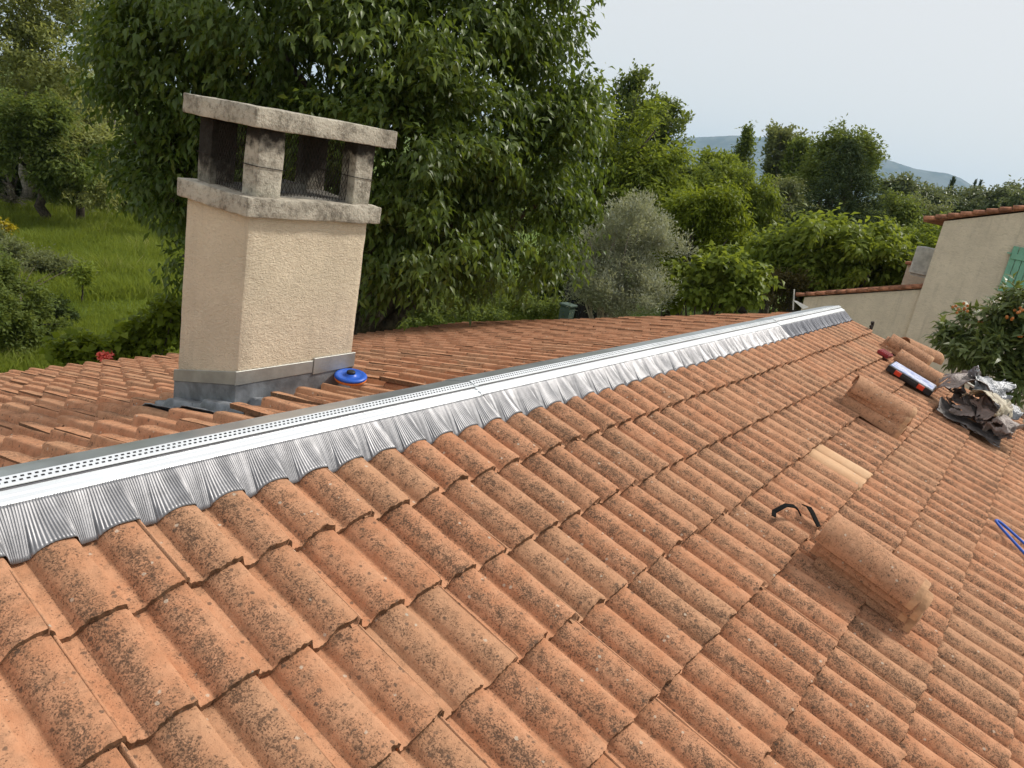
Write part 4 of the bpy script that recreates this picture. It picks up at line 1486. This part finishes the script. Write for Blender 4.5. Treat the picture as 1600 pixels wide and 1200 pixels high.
# --- loquat in front of the house
lb_ = at(1560, 640, 11.0); lb_.z = G
lq_l = lobes_px([(1560, 500, 50, 42, 0), (1520, 545, 50, 32, -.2), (1600, 530, 50, 50, 0), (1560, 570, 60, 35, -.2), (1495, 530, 22, 18, -.1), (1590, 470, 30, 22, 0), (1640, 560, 50, 60, 0)], 11.2)
lq = plant('loquat_tree', 'loquat tree with orange fruit in front of the neighbouring house', 'tree', lb_, lq_l, 620, 8, .17, .17, .048, LF['loquat'], 130, .15, .5, .06, detail=True, sub=40, spread=.15, nl=18)
rng = np.random.default_rng(5)
fp, _, _ = blob_points(rng, lq_l, 60, 8)
fme = None
for p in fp[:9]:
    q = Vector(p) + (CAM - Vector(p)).normalized() * .22
    for j in range(4):
        d = Vector(rng.normal(0, .028, 3))
        o = lathe([(0, -.018), (.012, -.014), (.0175, 0), (.013, .013), (.004, .018), (0, .0185)], 9) if fme is None else None
        if fme is None:
            o = o.build('fruit', M['fruit'], lq, True, world=Matrix.Translation(q + d)); fme = o.data
        else:
            mesh_obj('fruit', fme, lq, Matrix.Translation(q + d))

# --- meadow grass
rng = np.random.default_rng(77)


def grass(poly_px, n, hgt, wid, seed):
    rng = np.random.default_rng(seed)
    P = []
    while len(P) < n:
        px = rng.uniform(poly_px[0], poly_px[1]); py = rng.uniform(poly_px[2], poly_px[3])
        q = px_ground(px, py)
        P.append((q.x + rng.normal(0, .2), q.y + rng.normal(0, .2), G - .02))
    P = np.array(P)
    cl = .5 + .5 * np.sin(P[:, 0] * 1.3 + 2 * np.sin(P[:, 1] * .7)) * np.sin(P[:, 1] * 1.1)
    tall = (.55 + .9 * cl * rng.random(n))
    m = 4
    B = np.repeat(P, m, 0) + rng.normal(0, .09, (n * m, 3)) * np.array([1, 1, 0])
    h = hgt * np.repeat(tall, m) * rng.uniform(.6, 1.2, n * m)
    an = rng.uniform(0, 6.283, n * m)
    ben = rng.normal(0, .35, (n * m, 2)) * h[:, None]
    sd = np.stack([np.cos(an), np.sin(an), 0 * an], -1) * wid * rng.uniform(.6, 1.3, n * m)[:, None]
    midp = B + np.stack([ben[:, 0] * .3, ben[:, 1] * .3, h * .6], -1)
    tip_ = B + np.stack([ben[:, 0], ben[:, 1], h], -1)
    V = np.stack([B - sd, B + sd, midp + sd * .7, midp - sd * .7, tip_], 1).reshape(-1, 3)
    o = (np.arange(n * m) * 5)[:, None]
    F = np.concatenate([o + np.array([[0, 1, 2]]), o + np.array([[0, 2, 3]]), o + np.array([[3, 2, 4]])])
    r = np.clip(.5 * np.repeat(cl, m) + .5 * rng.random(n * m), 0, 1)
    return V, F, np.tile(r, 3)


gv, gf, gr = [], [], []
off = 0
for pp, n_, h_, w_, sd_ in (((-20, 300, 318, 470), 15000, .42, .016, 1), ((-20, 300, 430, 590), 9000, .24, .010, 2), ((560, 920, 440, 520), 7000, .35, .014, 3)):
    V, F, R = grass(pp, n_, h_, w_, sd_)
    gv.append(V); gf.append(F + off); gr.append(R); off += len(V)
go = mesh_obj('meadow_grass', mesh_np('meadow_grass', np.concatenate(gv), np.concatenate(gf), (LF['grass'],), False, np.concatenate(gr)))
tag(go, 'long green meadow grass behind the house', 'grass', kind='stuff')

# ------------------------------------------------------------------ neighbouring house
HX = 14.0
hs = empty('neighbour_house', (HX + 3, -3, G), 'beige rendered neighbouring house with mint green shutter', 'house')
sl_ = .33
y0h, z0h = .08, 1.24
yp = -4.4
zp = z0h + (y0h - yp) * sl_
y2 = -9.0
MB().prism([(HX, y0h, G), (HX, y2, G), (HX, y2, zp - (yp - y2) * sl_), (HX, yp, zp), (HX, y0h, z0h)], (8, 0, 0)).build('wall', M['stucco_house'], hs)
rf = MB()
rf.prism([(HX - .02, y0h + .30, z0h - .30 * sl_ + .03), (HX - .02, yp, zp + .03), (HX - .02, yp, zp + .09), (HX - .02, y0h + .30, z0h - .30 * sl_ + .09)], (8.1, 0, 0))
rf.prism([(HX - .02, y2 - .3, zp - (yp - y2 + .3) * sl_ + .03), (HX - .02, yp, zp + .03), (HX - .02, yp, zp + .09), (HX - .02, y2 - .3, zp - (yp - y2 + .3) * sl_ + .09)], (8.1, 0, 0))
rfo = rf.build('roof', M['verge_tile'], hs)


def verge_tiles(p0, p1, n, x, parent, r=.075):
    """overlapping half-round verge tiles running up a gable slope"""
    p0 = Vector((x, p0[0], p0[1])); p1 = Vector((x, p1[0], p1[1]))
    for i in range(n):
        a = p0.lerp(p1, i / n); b = p0.lerp(p1, (i + 1.12) / n)
        d = (b - a).normalized(); up = Vector((1, 0, 0)).cross(d)
        if up.z < 0: up = -up
        V = []; F = []
        m = 9
        for q, rr, lift in ((a, r * 1.12, .020), (b, r * .92, .0)):
            for j in range(m):
                t = math.pi * (j / (m - 1) * 1.16 - .08)
                V.append(q + Vector((1, 0, 0)) * (-math.cos(t) * rr) + up * (math.sin(t) * rr * .75 + lift))
        for j in range(m - 1): F.append((j, j + 1, m + j + 1, m + j))
        o = MB().add(V, F).build('verge_tile', M['verge_tile'], parent, True)
        md = o.modifiers.new('thick', 'SOLIDIFY'); md.thickness = .018


verge_tiles((y0h + .30, z0h - .30 * sl_ + .05), (yp, zp + .05), 28, HX + .03, hs)
# mint shutter: vertical boards with two ledges
sh = []
sy0, sy1, sz0, sz1 = -.99, -1.62, .34, 1.06
nb = 7
for i in range(nb):
    ya = sy0 + (sy1 - sy0) * i / nb; yb = sy0 + (sy1 - sy0) * (i + 1) / nb
    MB().box((HX - .055, yb + .004, sz0), (HX - .025, ya - .004, sz1)).build('shutter_board', M['mint'], hs, False, .004, seg=1)
for zz in (sz0 + .08, sz1 - .20):
    MB().box((HX - .075, sy1 + .02, zz), (HX - .0555, sy0 - .02, zz + .09)).build('shutter_ledge', M['mint'], hs, False, .004, seg=1)
MB().box((HX - .07, sy0 - .005, sz1 - .13), (HX - .015, sy0 + .05, sz1 - .11)).build('shutter_hinge', M['mint'], hs)
# air conditioner on the side wall
ac = empty('air_conditioner', (HX + .8, .35, .2), 'grey air conditioner unit fixed to the side of the neighbouring house', 'air conditioner')
MB().box((HX + .55, y0h + .02, .29), (HX + 1.35, y0h + .36, .76)).build('casing', M['ac'], ac, False, .015)
for k in range(7):
    MB().box((HX + .538, y0h + .05, .35 + k * .055), (HX + .549, y0h + .33, .358 + k * .055)).build('grille_slat', M['ac'], ac)
MB().box((HX + .6, y0h - .01, .25), (HX + 1.3, y0h + .34, .285)).build('bracket', M['ac'], ac)
# low annex
an = empty('annex', (HX + 1.2, 1.0, G), 'low beige annex with tiled verge beside the neighbouring house', 'annex')
ya, za, yb, zb_ = 1.92, -.52, .062, .09
MB().prism([(HX + .06, ya, G), (HX + .06, yb, G), (HX + .06, yb, zb_), (HX + .06, ya, za)], (3.2, 0, 0)).build('wall', M['stucco_house'], an)
MB().prism([(HX + .03, ya + .14, za - .045 + .02), (HX + .03, yb, zb_ + .02), (HX + .03, yb, zb_ + .07), (HX + .03, ya + .14, za - .045 + .07)], (3.3, 0, 0)).build('roof', M['verge_tile'], an)
verge_tiles((ya + .15, za - .02), (yb - .005, zb_ + .035), 12, HX + .08, an, .062)
MB().box((HX + 2.2, .18, G), (HX + 3.6, .75, .34)).build('chimney_block', M['stucco_house'], an)
MB().box((HX + 2.15, .14, .342), (HX + 3.65, .80, .40)).build('coping', M['verge_tile'], an, False, .015)
# satellite dish like white panel by the annex corner
wp = empty('white_panel', at(1255, 484, 13.6), 'small white panel tilted at the corner of the low annex', 'panel')
a0, a1, a2, a3 = at(1240, 470, 13.4), at(1246, 471, 13.4), at(1264, 480, 13.4), at(1255, 483, 13.4)
MB().prism([a0, a1, a2, a3], (.03, .02, 0)).build('panel', M['white_paint'], wp)
MB().tube([at(1239, 484, 13.42), at(1241, 452, 13.42)], .012, 6).build('pole', M['ac'], wp)
wt = empty('garden_table', (10.6, -1.25, G + .16), 'white garden table top glimpsed between roof edge and loquat', 'table')
MB().box((10.0, -1.9, G + .86), (11.4, -.9, G + .90)).build('table_top', M['white_paint'], wt, False, .006)
for (xx, yy) in ((10.1, -1.8), (11.3, -1.8), (10.1, -1.0), (11.3, -1.0)):
    MB().tube([(xx, yy, G + .16), (xx, yy, G + .86)], .025, 8).build('leg', M['white_paint'], wt)

# ------------------------------------------------------------------ bin and net by the olive
bn = at(885, 492, 17.5)
bb = empty('wheeled_bin', (bn.x, bn.y, G), 'grey green bin standing left of the olive tree', 'bin')
top = at(885, 474, 17.5).z
MB().prism([(bn.x - .13, bn.y - .13, G), (bn.x + .13, bn.y - .13, G), (bn.x + .13, bn.y + .13, G), (bn.x - .13, bn.y + .13, G)], (0, 0, top - G - .06)).build('body', M['bin'], bb, False, .02)
MB().box((bn.x - .16, bn.y - .16, top - .058), (bn.x + .16, bn.y + .16, top)).build('lid', M['bin'], bb, False, .02)


def mat_net():
    t = NT('safety_net')
    p = t.n.new('ShaderNodeBsdfDiffuse'); p.inputs['Color'].default_value = (.02, .021, .024, 1)
    tr = t.n.new('ShaderNodeBsdfTransparent')
    mx = t.n.new('ShaderNodeMixShader'); mx.inputs[0].default_value = .62
    t.l.new(tr.outputs[0], mx.inputs[1]); t.l.new(p.outputs[0], mx.inputs[2]); t.l.new(mx.outputs[0], t.out.inputs['Surface'])
    return t.m


nc = at(930, 480, 18.5)
nt = empty('trampoline', (nc.x, nc.y, G), 'trampoline with black safety net behind the olive trunk', 'trampoline')
ztop = at(930, 458, 18.5).z
ring = [(nc.x + .75 * math.cos(2 * math.pi * k / 12), nc.y + .75 * math.sin(2 * math.pi * k / 12)) for k in range(12)]
mbn = MB()
for k in range(12):
    a, b = ring[k], ring[(k + 1) % 12]
    mbn.add([(a[0], a[1], G + .7), (b[0], b[1], G + .7), (b[0], b[1], ztop), (a[0], a[1], ztop)], [(0, 1, 2, 3)])
mbn.build('safety_net', mat_net(), nt)
for k in range(0, 12, 2):
    MB().tube([(ring[k][0] * 1.0, ring[k][1], G), (ring[k][0], ring[k][1], ztop + .05)], .03, 8).build('post', M['black'], nt)
MB().prism([(x, y, G + .66) for x, y in ring], (0, 0, .04)).build('mat', M['black'], nt)

# ------------------------------------------------------------------ mountain
prof_px = [(700, 262), (820, 245), (930, 226), (1000, 220), (1075, 214), (1110, 213), (1150, 211), (1185, 214), (1215, 212), (1245, 215), (1270, 226), (1300, 240),
           (1340, 243), (1375, 245), (1400, 253), (1430, 263), (1455, 267), (1480, 270), (1500, 277), (1515, 286), (1535, 298), (1570, 316), (1640, 345), (1720, 372)]
MD = 4200
from mathutils import noise as mnoise
px_ = np.linspace(700, 1720, 220)
py_ = np.interp(px_, [p[0] for p in prof_px], [p[1] for p in prof_px])
V = []; F = []
rows = 26
for j in range(rows):
    f = j / (rows - 1)               # 0 front foot, .6 crest, 1 back foot
    for a_, b_ in zip(px_, py_):
        crest = at(a_, b_, MD)
        hgt_ = max(crest.z - G, 1)
        dx = Vector((crest.x - CAM.x, crest.y - CAM.y, 0)).normalized()
        if f <= .6: k = f / .6; dist = MD - (1 - k) * 900
        else: k = 1 - (f - .6) / .4; dist = MD + (1 - k) * 900
        q = Vector((CAM.x, CAM.y, 0)) + dx * dist
        nz = mnoise.noise(Vector((q.x * .004, q.y * .004, 3))) * .16 + mnoise.noise(Vector((q.x * .011, q.y * .011, 7))) * .07
        z = G - 2 + hgt_ * (k ** 1.15) * (1 + nz * (1 - k) * 2) + (mnoise.noise(Vector((a_ * .11, 2, 1))) * 3 if k > .98 else 0)
        V.append((q.x, q.y, z))
nn = len(px_)
for j in range(rows - 1):
    for i in range(nn - 1):
        F.append((j * nn + i, j * nn + i + 1, (j + 1) * nn + i + 1, (j + 1) * nn + i))
mt = NT('mountain_scrub')
cc_ = mt.n.new('ShaderNodeNewGeometry').outputs['Position']
mt.princ(mt.mix(mt.step(mt.noise(cc_, .012, 5, .6), .4, .6), (0.065, 0.075, 0.075), (0.12, 0.125, 0.12)), .95)
tag(MB().add(V, F).build('mountain', mt.m, None, True), kind='structure')

# ------------------------------------------------------------------ haze
hz = NT('haze_air')
pv = hz.n.new('ShaderNodeVolumePrincipled')
pv.inputs['Color'].default_value = (0.47, 0.72, 1.0, 1)
pv.inputs['Density'].default_value = 1.15e-4
pv.inputs['Anisotropy'].default_value = 0.0
hz.l.new(pv.outputs[0], hz.out.inputs['Volume'])
zt = max(v[2] for v in V) + 30
ho = MB().box((-1500, -3500, G - 1.2), (5600, 5200, zt)).build('haze', hz.m, None)
tag(ho, kind='stuff')
